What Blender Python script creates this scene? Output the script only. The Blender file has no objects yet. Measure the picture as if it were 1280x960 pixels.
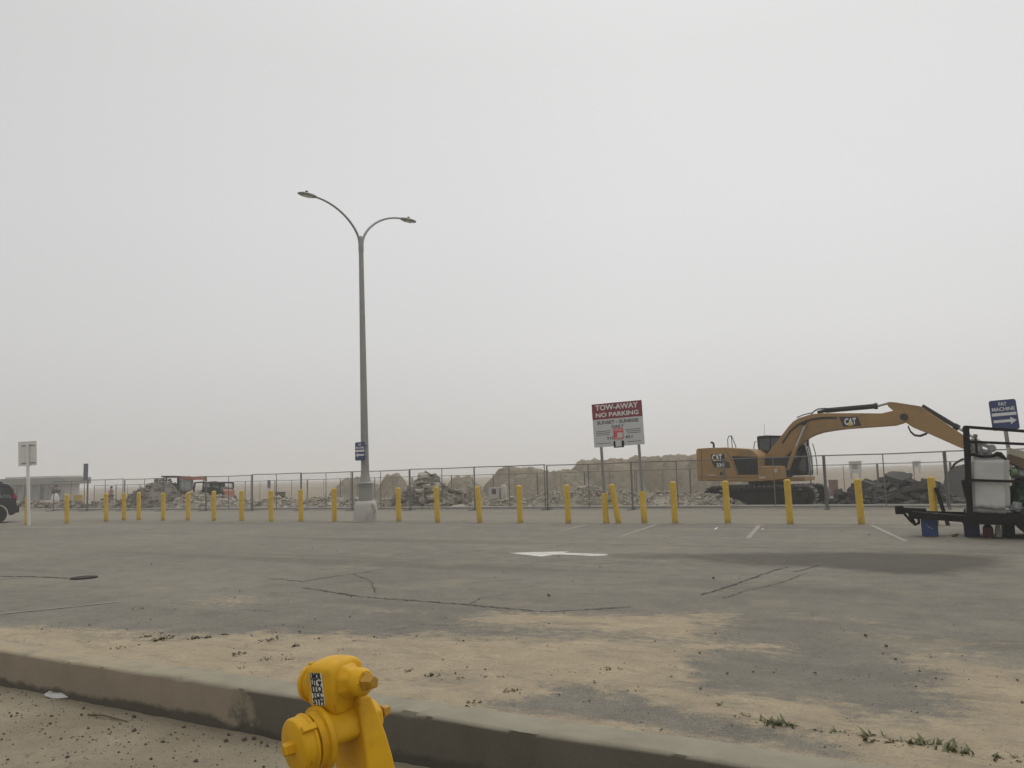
import bpy, bmesh, math, random
import numpy as np
from mathutils import Vector, Matrix, noise as mnoise
random.seed(7)
rad = math.radians
sc = bpy.context.scene
col = sc.collection

# ---------------------------------------------------------------- camera / survey helpers
FPX = 1035.0; CAMH = 1.47; PITCH = rad(6.2); ROLL = rad(-1.6); SITE = rad(30.5)
_cp, _sp = math.cos(PITCH), math.sin(PITCH)
_r = np.array([1, 0, 0.]); _f = np.array([0, _cp, _sp]); _u = np.array([0, -_sp, _cp])
_c, _s = math.cos(ROLL), math.sin(ROLL)
RR, UU, FF = _c*_r + _s*_u, -_s*_r + _c*_u, _f
SU, CU = math.sin(SITE), math.cos(SITE)
def ray(px, py): return (px-640)/FPX*RR - (py-480)/FPX*UU + FF
def G(px, py, z=0.0):                       # survey: ground point seen at a photo position
    d = ray(px, py); t = (z-CAMH)/d[2]
    return Vector((d[0]*t, d[1]*t, z))
def toUV(p): return (p[0]*CU - p[1]*SU, p[0]*SU + p[1]*CU)
def W(u, v, z=0.0): return Vector((u*CU + v*SU, -u*SU + v*CU, z))
def GUV(px, py, z=0.0): return toUV(G(px, py, z))
class Frame:
    """local axes of a thing: x along heading, y to its left, z up"""
    def __init__(s, origin, ang):
        s.o = Vector(origin); s.a = ang
        s.x = np.array([math.cos(ang), math.sin(ang), 0]); s.y = np.array([-math.sin(ang), math.cos(ang), 0])
    def L(s, px, py, c):
        d = ray(px, py); o = np.array(s.o); cam = np.array([0, 0, CAMH])
        t = (c - (cam-o) @ s.y) / (d @ s.y)
        p = cam + d*t - o
        return (float(p @ s.x), float(p[2]))
    def LL(s, pts, c): return [s.L(a, b, c) for a, b in pts]
    def dist(s): return math.hypot(s.o.x, s.o.y)

# ---------------------------------------------------------------- mesh builder
class MB:
    def __init__(s): s.v = []; s.f = []
    def add(s, vs, fs):
        k = len(s.v); s.v += [tuple(p) for p in vs]; s.f += [tuple(i+k for i in f) for f in fs]; return s
    def box(s, c, d, rot=None):
        x, y, z = d[0]/2, d[1]/2, d[2]/2
        vs = [Vector((sx*x, sy*y, sz*z)) for sx in (-1, 1) for sy in (-1, 1) for sz in (-1, 1)]
        if rot is not None: vs = [rot @ p for p in vs]
        vs = [p + Vector(c) for p in vs]
        return s.add(vs, [(0, 1, 3, 2), (4, 6, 7, 5), (0, 4, 5, 1), (2, 3, 7, 6), (0, 2, 6, 4), (1, 5, 7, 3)])
    def bar(s, a, b, w, h):                    # rectangular bar from a to b
        a, b = Vector(a), Vector(b); d = b-a
        q = d.to_track_quat('X', 'Z').to_matrix()
        return s.box((a+b)/2, (d.length, w, h), q)
    def prism(s, poly, y0, y1):                # polygon in (x,z) swept along y
        n = len(poly)
        vs = [(p[0], y0, p[1]) for p in poly] + [(p[0], y1, p[1]) for p in poly]
        fs = [tuple(range(n)), tuple(range(2*n-1, n-1, -1))] + [(i, (i+1) % n, (i+1) % n + n, i+n) for i in range(n)]
        return s.add(vs, fs)
    def tube(s, path, r, n=8, caps=True):
        P = [Vector(p) for p in path]; m = len(P)
        R = r if isinstance(r, (list, tuple)) else [r]*m
        up = Vector((0, 0, 1)); vs = []; prev = None
        for i in range(m):
            t = (P[min(i+1, m-1)] - P[max(i-1, 0)]).normalized()
            if prev is None:
                a = t.cross(up if abs(t.z) < .95 else Vector((1, 0, 0))).normalized()
            else:
                a = (prev - t*prev.dot(t)).normalized()
            prev = a; b = t.cross(a)
            vs += [P[i] + (a*math.cos(2*math.pi*k/n) + b*math.sin(2*math.pi*k/n))*R[i] for k in range(n)]
        fs = [(i*n+k, i*n+(k+1) % n, (i+1)*n+(k+1) % n, (i+1)*n+k) for i in range(m-1) for k in range(n)]
        if caps: fs += [tuple(range(n-1, -1, -1)), tuple(range((m-1)*n, m*n))]
        return s.add(vs, fs)
    def lathe(s, prof, n=24, mat=None, phase=0.0):   # (radius, height) along z of mat
        mat = mat or Matrix.Identity(4); m = len(prof)
        vs = [mat @ Vector((r*math.cos(2*math.pi*k/n+phase), r*math.sin(2*math.pi*k/n+phase), h)) for r, h in prof for k in range(n)]
        fs = [(i*n+k, i*n+(k+1) % n, (i+1)*n+(k+1) % n, (i+1)*n+k) for i in range(m-1) for k in range(n)]
        fs += [tuple(range(n-1, -1, -1)), tuple(range((m-1)*n, m*n))]
        return s.add(vs, fs)
    def loft(s, secs):
        n = len(secs[0]); m = len(secs)
        vs = [p for q in secs for p in q]
        fs = [(i*n+k, i*n+(k+1) % n, (i+1)*n+(k+1) % n, (i+1)*n+k) for i in range(m-1) for k in range(n)]
        fs += [tuple(range(n-1, -1, -1)), tuple(range((m-1)*n, m*n))]
        return s.add(vs, fs)
    def mesh(s, name, mat, smooth=None):
        me = bpy.data.meshes.new(name); me.from_pydata(s.v, [], s.f)
        bm = bmesh.new(); bm.from_mesh(me); bmesh.ops.recalc_face_normals(bm, faces=bm.faces); bm.to_mesh(me); bm.free()
        if mat: me.materials.append(mat)
        if smooth:
            me.polygons.foreach_set('use_smooth', [True]*len(me.polygons)); me.set_sharp_from_angle(angle=rad(smooth))
        return me
    def build(s, name, mat, parent=None, bevel=0, smooth=None, loc=None, seg=2):
        o = bpy.data.objects.new(name, s.mesh(name, mat, smooth)); col.objects.link(o)
        if parent: o.parent = parent
        if loc is not None: o.location = loc
        if bevel:
            b = o.modifiers.new('Bevel', 'BEVEL'); b.width = bevel; b.segments = seg; b.limit_method = 'ANGLE'; b.angle_limit = rad(30)
        return o
def tag(o, label=None, cat=None, group=None, kind=None):
    for k, v in (('label', label), ('category', cat), ('group', group), ('kind', kind)):
        if v: o[k] = v
    return o
def empty(name, loc=(0, 0, 0), rz=0.0, label=None, cat=None, group=None, tilt=(0, 0)):
    o = bpy.data.objects.new(name, None); col.objects.link(o); o.empty_display_size = .2
    o.location = loc; o.rotation_euler = (tilt[0], tilt[1], rz)
    return tag(o, label, cat, group)
def copy_tree(o, parent=None):
    c = o.copy(); col.objects.link(c)
    if parent: c.parent = parent
    for ch in list(o.children): copy_tree(ch, c)
    return c
def text(s, size, mat, parent, M, name='lettering', width=None, bold=0.0, depth=.002):
    cu = bpy.data.curves.new('t', 'FONT'); cu.body = s; cu.size = size; cu.extrude = depth; cu.offset = bold*size
    cu.align_x = 'CENTER'; cu.align_y = 'CENTER'; cu.resolution_u = 3
    t = bpy.data.objects.new('t', cu); col.objects.link(t)
    dg = bpy.context.evaluated_depsgraph_get()
    me = bpy.data.meshes.new_from_object(t.evaluated_get(dg)); bpy.data.objects.remove(t)
    xs = [v.co.x for v in me.vertices]; w = max(xs)-min(xs); cx = (max(xs)+min(xs))/2
    k = width/w if width else 1
    for v in me.vertices: v.co.x = (v.co.x-cx)*k
    me.transform(M); me.materials.clear(); me.materials.append(mat); me.name = name
    o = bpy.data.objects.new(name, me); col.objects.link(o); o.parent = parent
    return o
def face_front(x, y, z):                      # text plane facing local -y
    return Matrix.Translation((x, y, z)) @ Matrix.Rotation(rad(90), 4, 'X')

# ---------------------------------------------------------------- materials
def newmat(name):
    m = bpy.data.materials.new(name); m.use_nodes = True
    return m, m.node_tree.nodes, m.node_tree.links, m.node_tree.nodes['Principled BSDF']
def mixc(N, Lk, fac, a, b, mode='MIX'):
    n = N.new('ShaderNodeMix'); n.data_type = 'RGBA'; n.blend_type = mode
    for sock, val in ((n.inputs[0], fac), (n.inputs[6], a), (n.inputs[7], b)):
        if hasattr(val, 'links'): Lk.new(val, sock)
        elif isinstance(val, (int, float)): sock.default_value = val
        else: sock.default_value = (*val, 1)
    return n.outputs[2]
def tnoise(N, Lk, co, scale, det=4, rough=.55, lo=None, hi=None):
    n = N.new('ShaderNodeTexNoise'); n.inputs['Scale'].default_value = scale; n.inputs['Detail'].default_value = det
    n.inputs['Roughness'].default_value = rough
    if co is not None: Lk.new(co, n.inputs['Vector'])
    if lo is None: return n.outputs['Fac']
    return mrange(N, Lk, n.outputs['Fac'], lo, hi)
def mrange(N, Lk, src, lo, hi, a=0., b=1.):
    r = N.new('ShaderNodeMapRange'); r.inputs[1].default_value = lo; r.inputs[2].default_value = hi
    r.inputs[3].default_value = a; r.inputs[4].default_value = b
    Lk.new(src, r.inputs[0]); return r.outputs[0]
def math_(N, Lk, op, a, b=None, clamp=False):
    n = N.new('ShaderNodeMath'); n.operation = op; n.use_clamp = clamp
    for s, v in ((n.inputs[0], a), (n.inputs[1], b)):
        if v is None: continue
        if hasattr(v, 'links'): Lk.new(v, s)
        else: s.default_value = v
    return n.outputs[0]
def bump(N, Lk, B, h, dist=.01, st=.5):
    b = N.new('ShaderNodeBump'); b.inputs['Strength'].default_value = st; b.inputs['Distance'].default_value = dist
    Lk.new(h, b.inputs['Height']); Lk.new(b.outputs[0], B.inputs['Normal'])
def co_obj(N): return N.new('ShaderNodeTexCoord').outputs['Object']
def stretch(N, Lk, co, s):
    m = N.new('ShaderNodeMapping'); m.inputs['Scale'].default_value = s; Lk.new(co, m.inputs[0]); return m.outputs[0]
def simple(name, c, rough=.6, metal=0., var=.25, scale=6., dirt=None, dirt_amt=.5, bmp=0.0, spec=.5):
    """painted / plain surface with uneven tone, optional blotches of dirt"""
    m, N, Lk, B = newmat(name)
    co = co_obj(N)
    n1 = tnoise(N, Lk, co, scale, 5)
    d = tuple(x*(1-var) for x in c); l = tuple(min(1, x*(1+var)) for x in c)
    o = mixc(N, Lk, n1, d, l)
    if dirt:
        f = tnoise(N, Lk, co, scale*.6, 7, .65, .5, .75)
        o = mixc(N, Lk, math_(N, Lk, 'MULTIPLY', f, dirt_amt), o, dirt)
    Lk.new(o, B.inputs['Base Color'])
    B.inputs['Roughness'].default_value = rough; B.inputs['Metallic'].default_value = metal
    B.inputs['Specular IOR Level'].default_value = spec
    if bmp: bump(N, Lk, B, tnoise(N, Lk, co, scale*8, 4), bmp)
    return m
SAND = (.465, .378, .254); SANDD = (.355, .288, .194)
def make_asphalt():
    m, N, Lk, B = newmat('asphalt'); co = co_obj(N)
    big = tnoise(N, Lk, co, .22, 7, .65); st = tnoise(N, Lk, stretch(N, Lk, co, (.10, .8, 1)), 1.0, 3, .5)
    mid = tnoise(N, Lk, stretch(N, Lk, co, (1, 1.05, 1)), 2.6, 9, .75); fine = tnoise(N, Lk, co, 26, 6, .75); grit = tnoise(N, Lk, co, 130, 3, .75)
    c = mixc(N, Lk, mrange(N, Lk, big, .38, .62), (.162, .148, .120), (.236, .214, .172))
    c = mixc(N, Lk, mrange(N, Lk, st, .42, .62, 0, .8), c, (.192, .173, .137))
    c = mixc(N, Lk, mrange(N, Lk, mid, .5, .64, 0, .5), c, (.116, .106, .089))
    c = mixc(N, Lk, mrange(N, Lk, mid, .48, .38, 0, .38), c, (.262, .238, .19))
    c = mixc(N, Lk, mrange(N, Lk, fine, .52, .68, 0, .6), c, (.075, .071, .061))
    c = mixc(N, Lk, mrange(N, Lk, fine, .46, .34, 0, .35), c, (.29, .268, .215))
    c = mixc(N, Lk, mrange(N, Lk, grit, .55, .66, 0, .75), c, (.36, .34, .29))
    c = mixc(N, Lk, mrange(N, Lk, grit, .44, .34, 0, .65), c, (.06, .058, .052))
    # oily darker streaks along the driving direction
    t = tnoise(N, Lk, stretch(N, Lk, co, (.05, .6, 1)), 1.0, 3, .5, .54, .68)
    c = mixc(N, Lk, math_(N, Lk, 'MULTIPLY', t, .5), c, (.108, .098, .08))
    dust = tnoise(N, Lk, stretch(N, Lk, co, (.8, 1.1, 1)), .8, 9, .7, .53, .70)
    c = mixc(N, Lk, math_(N, Lk, 'MULTIPLY', dust, .5), c, (.30, .262, .182))
    sv = N.new('ShaderNodeSeparateXYZ'); Lk.new(co, sv.inputs[0])
    strip = math_(N, Lk, 'MULTIPLY', mrange(N, Lk, math_(N, Lk, 'ADD', sv.outputs[1], mrange(N, Lk, tnoise(N, Lk, co, .8, 7, .7), .3, .7, -.5, .5)), 21.7, 22.4), mrange(N, Lk, tnoise(N, Lk, stretch(N, Lk, co, (.5, 1.2, 1)), .9, 8, .7), .35, .62, .2, .65))
    c = mixc(N, Lk, strip, c, (.25, .222, .168))
    aw = N.new('ShaderNodeAttribute'); aw.attribute_name = 'damp'
    c = mixc(N, Lk, mrange(N, Lk, math_(N, Lk, 'ADD', aw.outputs['Fac'], mrange(N, Lk, mid, .3, .7, -.2, .2)), .08, .95, 0, .82), c, (.072, .065, .051))
    a = N.new('ShaderNodeAttribute'); a.attribute_name = 'sandy'
    q = math_(N, Lk, 'ADD', a.outputs['Fac'], mrange(N, Lk, tnoise(N, Lk, stretch(N, Lk, co, (.9, 1.2, 1)), 7, 9, .72), .3, .7, -.42, .42))
    q = math_(N, Lk, 'ADD', q, mrange(N, Lk, grit, .35, .65, -.22, .22))
    q = mrange(N, Lk, q, .31, .76)
    s = mixc(N, Lk, tnoise(N, Lk, co, 2.5, 9, .7, .36, .64), SANDD, SAND)
    s = mixc(N, Lk, tnoise(N, Lk, co, 48, 6, .75, .54, .7), s, (.15, .122, .082))
    s = mixc(N, Lk, tnoise(N, Lk, stretch(N, Lk, co, (.6, 1.5, 1)), 3.5, 9, .75, .52, .68), s, (.245, .208, .148))
    s = mixc(N, Lk, mrange(N, Lk, grit, .58, .7, 0, .5), s, (.50, .44, .33))
    cov = mrange(N, Lk, tnoise(N, Lk, co, 1.6, 9, .72), .36, .64, .76, .97)
    Lk.new(mixc(N, Lk, math_(N, Lk, 'MULTIPLY', q, cov), c, s), B.inputs['Base Color'])
    B.inputs['Roughness'].default_value = .88; B.inputs['Specular IOR Level'].default_value = .25
    h = math_(N, Lk, 'ADD', math_(N, Lk, 'MULTIPLY', grit, .5), fine)
    bump(N, Lk, B, h, .018, .8)
    return m
def make_dirt():
    m, N, Lk, B = newmat('sandy_dirt'); co = co_obj(N)
    c = mixc(N, Lk, tnoise(N, Lk, co, 1.2, 8, .65, .3, .7), (.258, .218, .153), (.40, .346, .25))
    c = mixc(N, Lk, tnoise(N, Lk, co, 28, 6, .75, .55, .75), c, (.15, .12, .088))
    c = mixc(N, Lk, tnoise(N, Lk, co, 90, 3, .7, .6, .8), c, (.55, .49, .39))
    Lk.new(c, B.inputs['Base Color']); B.inputs['Roughness'].default_value = .95; B.inputs['Specular IOR Level'].default_value = .1
    h = math_(N, Lk, 'ADD', tnoise(N, Lk, co, 60, 6, .7), tnoise(N, Lk, co, 11, 5, .6))
    bump(N, Lk, B, h, .03, .9)
    return m
def make_beach():
    m, N, Lk, B = newmat('beach_sand'); co = co_obj(N)
    c = mixc(N, Lk, tnoise(N, Lk, co, .07, 8, .6, .3, .7), (.26, .215, .155), (.35, .295, .215))
    c = mixc(N, Lk, tnoise(N, Lk, co, 1.4, 8, .7, .45, .75), c, (.21, .17, .125))
    Lk.new(c, B.inputs['Base Color']); B.inputs['Roughness'].default_value = .95; B.inputs['Specular IOR Level'].default_value = .1
    bump(N, Lk, B, tnoise(N, Lk, co, 2.5, 8, .65), .15, .8)
    return m
def make_mound():
    m, N, Lk, B = newmat('heaped_sand'); co = co_obj(N)
    c = mixc(N, Lk, tnoise(N, Lk, co, .5, 8, .65, .3, .7), (.26, .222, .165), (.36, .31, .232))
    c = mixc(N, Lk, tnoise(N, Lk, stretch(N, Lk, co, (1, 1, .35)), 2.2, 7, .7, .5, .75), c, (.19, .16, .12))
    Lk.new(c, B.inputs['Base Color']); B.inputs['Roughness'].default_value = .95; B.inputs['Specular IOR Level'].default_value = .1
    bump(N, Lk, B, tnoise(N, Lk, co, 3.0, 8, .7), .2, .9)
    return m
def make_kerb():
    m, N, Lk, B = newmat('kerb_concrete'); co = co_obj(N)
    sx = N.new('ShaderNodeSeparateXYZ'); Lk.new(co, sx.inputs[0])
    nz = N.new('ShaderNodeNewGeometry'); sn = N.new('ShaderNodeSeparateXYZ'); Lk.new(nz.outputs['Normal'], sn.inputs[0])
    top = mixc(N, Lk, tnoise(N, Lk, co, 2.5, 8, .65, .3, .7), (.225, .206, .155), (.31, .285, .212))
    sandy = math_(N, Lk, 'MULTIPLY', mrange(N, Lk, sx.outputs[0], KU0-.2, KU0-2.0), mrange(N, Lk, tnoise(N, Lk, co, 5, 6, .6), .3, .6))
    top = mixc(N, Lk, sandy, top, SANDD)
    # face: an old tan coat of paint on one stretch, bare grey concrete after it, grime band with a ragged edge along the foot
    tan = mixc(N, Lk, tnoise(N, Lk, co, 3, 7, .6, .3, .7), (.208, .174, .126), (.262, .218, .16))
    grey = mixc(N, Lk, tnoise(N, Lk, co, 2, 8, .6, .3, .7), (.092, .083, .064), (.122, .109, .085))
    e = math_(N, Lk, 'ADD', sx.outputs[0], mrange(N, Lk, tnoise(N, Lk, co, 4.5, 6, .65), 0, 1, -.55, .55))
    face = mixc(N, Lk, mrange(N, Lk, e, KU0-.06, KU0+.06), tan, grey)
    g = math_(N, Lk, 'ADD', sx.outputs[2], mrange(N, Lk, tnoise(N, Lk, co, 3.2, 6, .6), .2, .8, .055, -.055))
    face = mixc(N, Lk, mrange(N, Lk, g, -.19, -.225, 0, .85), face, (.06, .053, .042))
    dr = tnoise(N, Lk, stretch(N, Lk, co, (9, 1, .6)), 1, 6, .7, .62, .8)
    face = mixc(N, Lk, math_(N, Lk, 'MULTIPLY', dr, .35), face, (.05, .045, .035))
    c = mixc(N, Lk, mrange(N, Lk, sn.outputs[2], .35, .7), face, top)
    sp = tnoise(N, Lk, co, 70, 4, .8); c = mixc(N, Lk, mrange(N, Lk, sp, .58, .7, 0, .45), c, (.07, .062, .05)); c = mixc(N, Lk, mrange(N, Lk, sp, .42, .32, 0, .14), c, (.30, .27, .22))
    Lk.new(c, B.inputs['Base Color']); B.inputs['Roughness'].default_value = .9; B.inputs['Specular IOR Level'].default_value = .2
    bump(N, Lk, B, tnoise(N, Lk, co, 40, 8, .75), .01, .5)
    return m
KU0 = GUV(292, 868)[0]
M = {}
M['asphalt'] = make_asphalt(); M['dirt'] = make_dirt(); M['beach'] = make_beach(); M['mound'] = make_mound(); M['kerb'] = make_kerb()
M['line'] = simple('worn_white_paint', (.27, .255, .215), .8, var=.3, scale=5, dirt=(.17, .16, .14), dirt_amt=.8)
M['dustline'] = simple('faded_line_paint', (.26, .245, .205), .85, var=.3, scale=4, dirt=(.18, .165, .135), dirt_amt=.9)
M['arrow'] = simple('white_road_paint', (.56, .55, .50), .75, var=.1, scale=5, dirt=(.4, .38, .33), dirt_amt=.5)
M['crack'] = simple('crack_filling', (.07, .062, .05), .95, var=.4, scale=12)
M['yellow'] = simple('yellow_bollard_paint', (.55, .355, .028), .55, var=.12, scale=5, dirt=(.22, .15, .04), dirt_amt=.55)
M['hydrant'] = simple('yellow_hydrant_paint', (.62, .338, .006), .5, var=.10, scale=9, dirt=(.38, .20, .008), dirt_amt=.7, bmp=.002, spec=.25)
m_ = M['hydrant']; N_ = m_.node_tree.nodes; L_k = m_.node_tree.links; B_ = N_['Principled BSDF']; old = B_.inputs['Base Color'].links[0].from_socket; co_ = co_obj(N_)
chips = math_(N_, L_k, 'MULTIPLY', tnoise(N_, L_k, co_, 42, 5, .7, .64, .67), tnoise(N_, L_k, co_, 7, 3, .5, .5, .62))
o_ = mixc(N_, L_k, math_(N_, L_k, 'MULTIPLY', tnoise(N_, L_k, stretch(N_, L_k, co_, (1, 1, .25)), 14, 6, .7, .55, .75), .35), old, (.22, .12, .015))
L_k.new(mixc(N_, L_k, math_(N_, L_k, 'MULTIPLY', chips, .8), o_, (.09, .045, .015)), B_.inputs['Base Color'])
M['brass'] = simple('worn_brass', (.40, .22, .018), .5, .15, var=.25, scale=30, dirt=(.09, .05, .025), dirt_amt=1.0)
M['galv'] = simple('galvanised_steel', (.23, .23, .22), .5, .6, var=.18, scale=4)
M['fence'] = simple('fence_steel', (.16, .16, .153), .55, .5, var=.2, scale=4)
M['wire'] = simple('fence_wire', (.22, .22, .21), .5, .5, var=.1, scale=2)
M['pole'] = simple('weathered_pole_paint', (.26, .253, .232), .55, .25, var=.12, scale=2.0, dirt=(.14, .13, .11), dirt_amt=.6)
M['lamphead'] = simple('lamp_housing', (.25, .25, .24), .5, .3, var=.1, scale=8)
M['lens'] = simple('lamp_lens', (.55, .55, .52), .25, var=.05)
M['concrete'] = simple('pale_concrete', (.42, .40, .36), .85, var=.15, scale=3, dirt=(.17, .155, .13), dirt_amt=.7, bmp=.006)
M['blue'] = simple('blue_sign_face', (.022, .04, .125), .4, var=.12, scale=3)
M['bluefar'] = simple('dull_blue_sign', (.035, .045, .10), .5, var=.15, scale=3)
M['white'] = simple('white_reflective', (.62, .62, .60), .45, var=.05, scale=4)
M['signgrey'] = simple('sign_face_white', (.47, .48, .47), .45, var=.06, scale=2, dirt=(.36, .35, .33), dirt_amt=.4)
M['signback'] = simple('aluminium_sign_back', (.60, .585, .545), .5, .1, var=.12, scale=2.5)
M['maroon'] = simple('faded_red', (.20, .028, .04), .5, var=.1, scale=3)
M['red'] = simple('red_sticker', (.50, .07, .06), .5, var=.1, scale=8)
M['ink'] = simple('dark_ink', (.07, .055, .06), .6, var=.1)
M['black'] = simple('black_steel', (.012, .0115, .011), .6, .1, var=.3, scale=8, dirt=(.035, .031, .026), dirt_amt=.5, spec=.15)
M['rubber'] = simple('tyre_rubber', (.022, .021, .020), .8, var=.3, scale=10, dirt=(.08, .07, .055), dirt_amt=.4)
M['track'] = simple('track_steel', (.02, .019, .018), .6, .3, var=.4, scale=6, dirt=(.06, .052, .04), dirt_amt=.5, spec=.15)
M['grouser'] = simple('worn_shoe_steel', (.10, .094, .084), .5, .5, var=.4, scale=6, dirt=(.13, .11, .085), dirt_amt=.6)
M['cat'] = simple('machine_yellow', (.285, .165, .05), .55, var=.12, scale=1.6, dirt=(.13, .088, .046), dirt_amt=.75)
M['cab'] = simple('cab_black', (.012, .013, .013), .45, var=.2, scale=4, spec=.25)
M['glass'] = simple('tinted_glass', (.012, .022, .022), .06, var=.1, scale=2, spec=.8)
M['chrome'] = simple('cylinder_rod', (.4, .39, .37), .3, .8, var=.1)
M['decal'] = simple('black_decal', (.015, .015, .015), .5, var=.1)
M['white2'] = simple('white_letter', (.70, .70, .68), .5, var=.04)
M['rubble'] = simple('broken_concrete', (.37, .335, .27), .92, var=.35, scale=1.3, dirt=(.20, .17, .125), dirt_amt=.7, bmp=.03)
M['rubbled'] = simple('broken_concrete_dirty', (.20, .178, .142), .92, var=.4, scale=1.3, dirt=(.10, .085, .065), dirt_amt=.8, bmp=.03)
M['oldasphalt'] = simple('broken_asphalt', (.062, .058, .052), .92, var=.45, scale=1.5, dirt=(.13, .115, .09), dirt_amt=.5, bmp=.03)
M['bag'] = simple('white_plastic_wrap', (.47, .465, .44), .5, var=.06, scale=1.5, dirt=(.36, .35, .32), dirt_amt=.5)
M['navy'] = simple('blue_plastic', (.013, .04, .14), .45, var=.15, scale=6, dirt=(.03, .05, .1), dirt_amt=.5)
M['navyd'] = simple('dark_blue_plastic', (.012, .018, .05), .5, var=.15, scale=6)
M['jug'] = simple('dark_red_plastic', (.075, .012, .012), .5, var=.15, scale=6)
M['cardboard'] = simple('brown_board', (.14, .095, .055), .8, var=.15, scale=3)
M['boardtop'] = simple('pale_board', (.42, .38, .30), .8, var=.1, scale=3)
M['greenbag'] = simple('green_plastic', (.018, .045, .022), .5, var=.3, scale=4)
M['palegreen'] = simple('pale_green_plastic', (.16, .24, .12), .5, var=.3, scale=6)
M['greybag'] = simple('grey_plastic', (.20, .22, .22), .5, var=.2, scale=4)
M['orange'] = simple('orange_machine_paint', (.34, .115, .065), .55, var=.12, scale=3)
M['suv'] = simple('black_car_paint', (.022, .022, .023), .28, var=.1, scale=3)
M['taillight'] = simple('red_tail_lens', (.38, .012, .02), .2, var=.1)
M['alloy'] = simple('alloy_rim', (.35, .35, .34), .4, .6, var=.1)
M['build'] = simple('building_wall', (.46, .45, .42), .8, var=.12, scale=.8)
M['roof'] = simple('building_roof', (.19, .185, .17), .8, var=.12, scale=.8)
M['trash'] = simple('trash_yellow', (.42, .29, .06), .6, var=.15, scale=5)
M['drum'] = simple('brown_drum', (.15, .12, .09), .8, var=.2, scale=5)
M['skin'] = simple('skin', (.28, .16, .11), .6, var=.1)
M['shirtd'] = simple('dark_jacket', (.045, .04, .042), .8, var=.2, scale=8)
M['shirto'] = simple('orange_vest', (.38, .16, .09), .8, var=.15, scale=8)
M['pants'] = simple('dark_trousers', (.05, .048, .05), .85, var=.2, scale=8)
M['hair'] = simple('dark_hair', (.02, .016, .014), .7, var=.2)
M['weed'] = simple('weed_green', (.105, .112, .045), .75, var=.35, scale=30)
M['weedd'] = simple('dry_weed', (.10, .075, .035), .85, var=.4, scale=30)
M['clod'] = simple('dark_clod', (.075, .058, .042), .95, var=.5, scale=20)
M['stone'] = simple('pale_stone', (.30, .27, .225), .9, var=.3, scale=20)
M['rust'] = simple('rusty_iron', (.035, .025, .02), .85, .2, var=.4, scale=15)

m_ = M['yellow']; N_ = m_.node_tree.nodes; L_k = m_.node_tree.links; B_ = N_['Principled BSDF']; old = B_.inputs['Base Color'].links[0].from_socket; co_ = co_obj(N_)
oi = N_.new('ShaderNodeObjectInfo'); ad = N_.new('ShaderNodeVectorMath'); ad.operation = 'ADD'; L_k.new(co_, ad.inputs[0]); L_k.new(oi.outputs['Location'], ad.inputs[1]); cw = ad.outputs[0]
sz = N_.new('ShaderNodeSeparateXYZ'); L_k.new(co_, sz.inputs[0])
ft = mrange(N_, L_k, math_(N_, L_k, 'ADD', sz.outputs[2], mrange(N_, L_k, tnoise(N_, L_k, cw, 9, 6, .7), .3, .7, -.12, .12)), .16, .02, 0, .6)
o_ = mixc(N_, L_k, ft, old, (.19, .145, .055)); o_ = mixc(N_, L_k, math_(N_, L_k, 'MULTIPLY', tnoise(N_, L_k, stretch(N_, L_k, cw, (1, 1, .3)), 16, 6, .75, .6, .68), .75), o_, (.16, .115, .04))
o_ = mixc(N_, L_k, math_(N_, L_k, 'MULTIPLY', tnoise(N_, L_k, cw, 3, 4, .6, .5, .75), .45), o_, (.62, .47, .14)); L_k.new(o_, B_.inputs['Base Color'])
# worn gaps in the road paint
for k_, c_ in (('arrow', (.20, .18, .15)), ('line', (.19, .172, .14))):
    m_ = M[k_]; N_ = m_.node_tree.nodes; L_k = m_.node_tree.links; B_ = N_['Principled BSDF']; old = B_.inputs['Base Color'].links[0].from_socket; co_ = co_obj(N_)
    L_k.new(mixc(N_, L_k, math_(N_, L_k, 'MULTIPLY', tnoise(N_, L_k, co_, 3.5, 9, .8, .50, .60), .75 if k_ == 'line' else .5), old, c_), B_.inputs['Base Color'])
# ---------------------------------------------------------------- ground
def vnoise(x, y, seed=0):
    xi = np.floor(x).astype(np.int64); yi = np.floor(y).astype(np.int64); fx = x-xi; fy = y-yi
    fx = fx*fx*(3-2*fx); fy = fy*fy*(3-2*fy)
    def h(a, b):
        n = (a*374761393 + b*668265263 + seed*1274126177) & 0x7fffffff
        n = ((n ^ (n >> 13))*1274126177) & 0x7fffffff
        return ((n ^ (n >> 16)) & 0xffff)/65535.0
    return (h(xi, yi)*(1-fx)+h(xi+1, yi)*fx)*(1-fy) + (h(xi, yi+1)*(1-fx)+h(xi+1, yi+1)*fx)*fy
def fbm(x, y, o=5, seed=0):
    t = 0; a = .5; n = 0
    for i in range(o): t = t+a*vnoise(x*2**i+i*17.3, y*2**i+i*9.1, seed+i); n += a; a *= .55
    return t/n
def axis(parts):
    out = []
    for a, b, st in parts: out += list(np.arange(a, b, st))
    return np.array(out + [parts[-1][1]])
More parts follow.
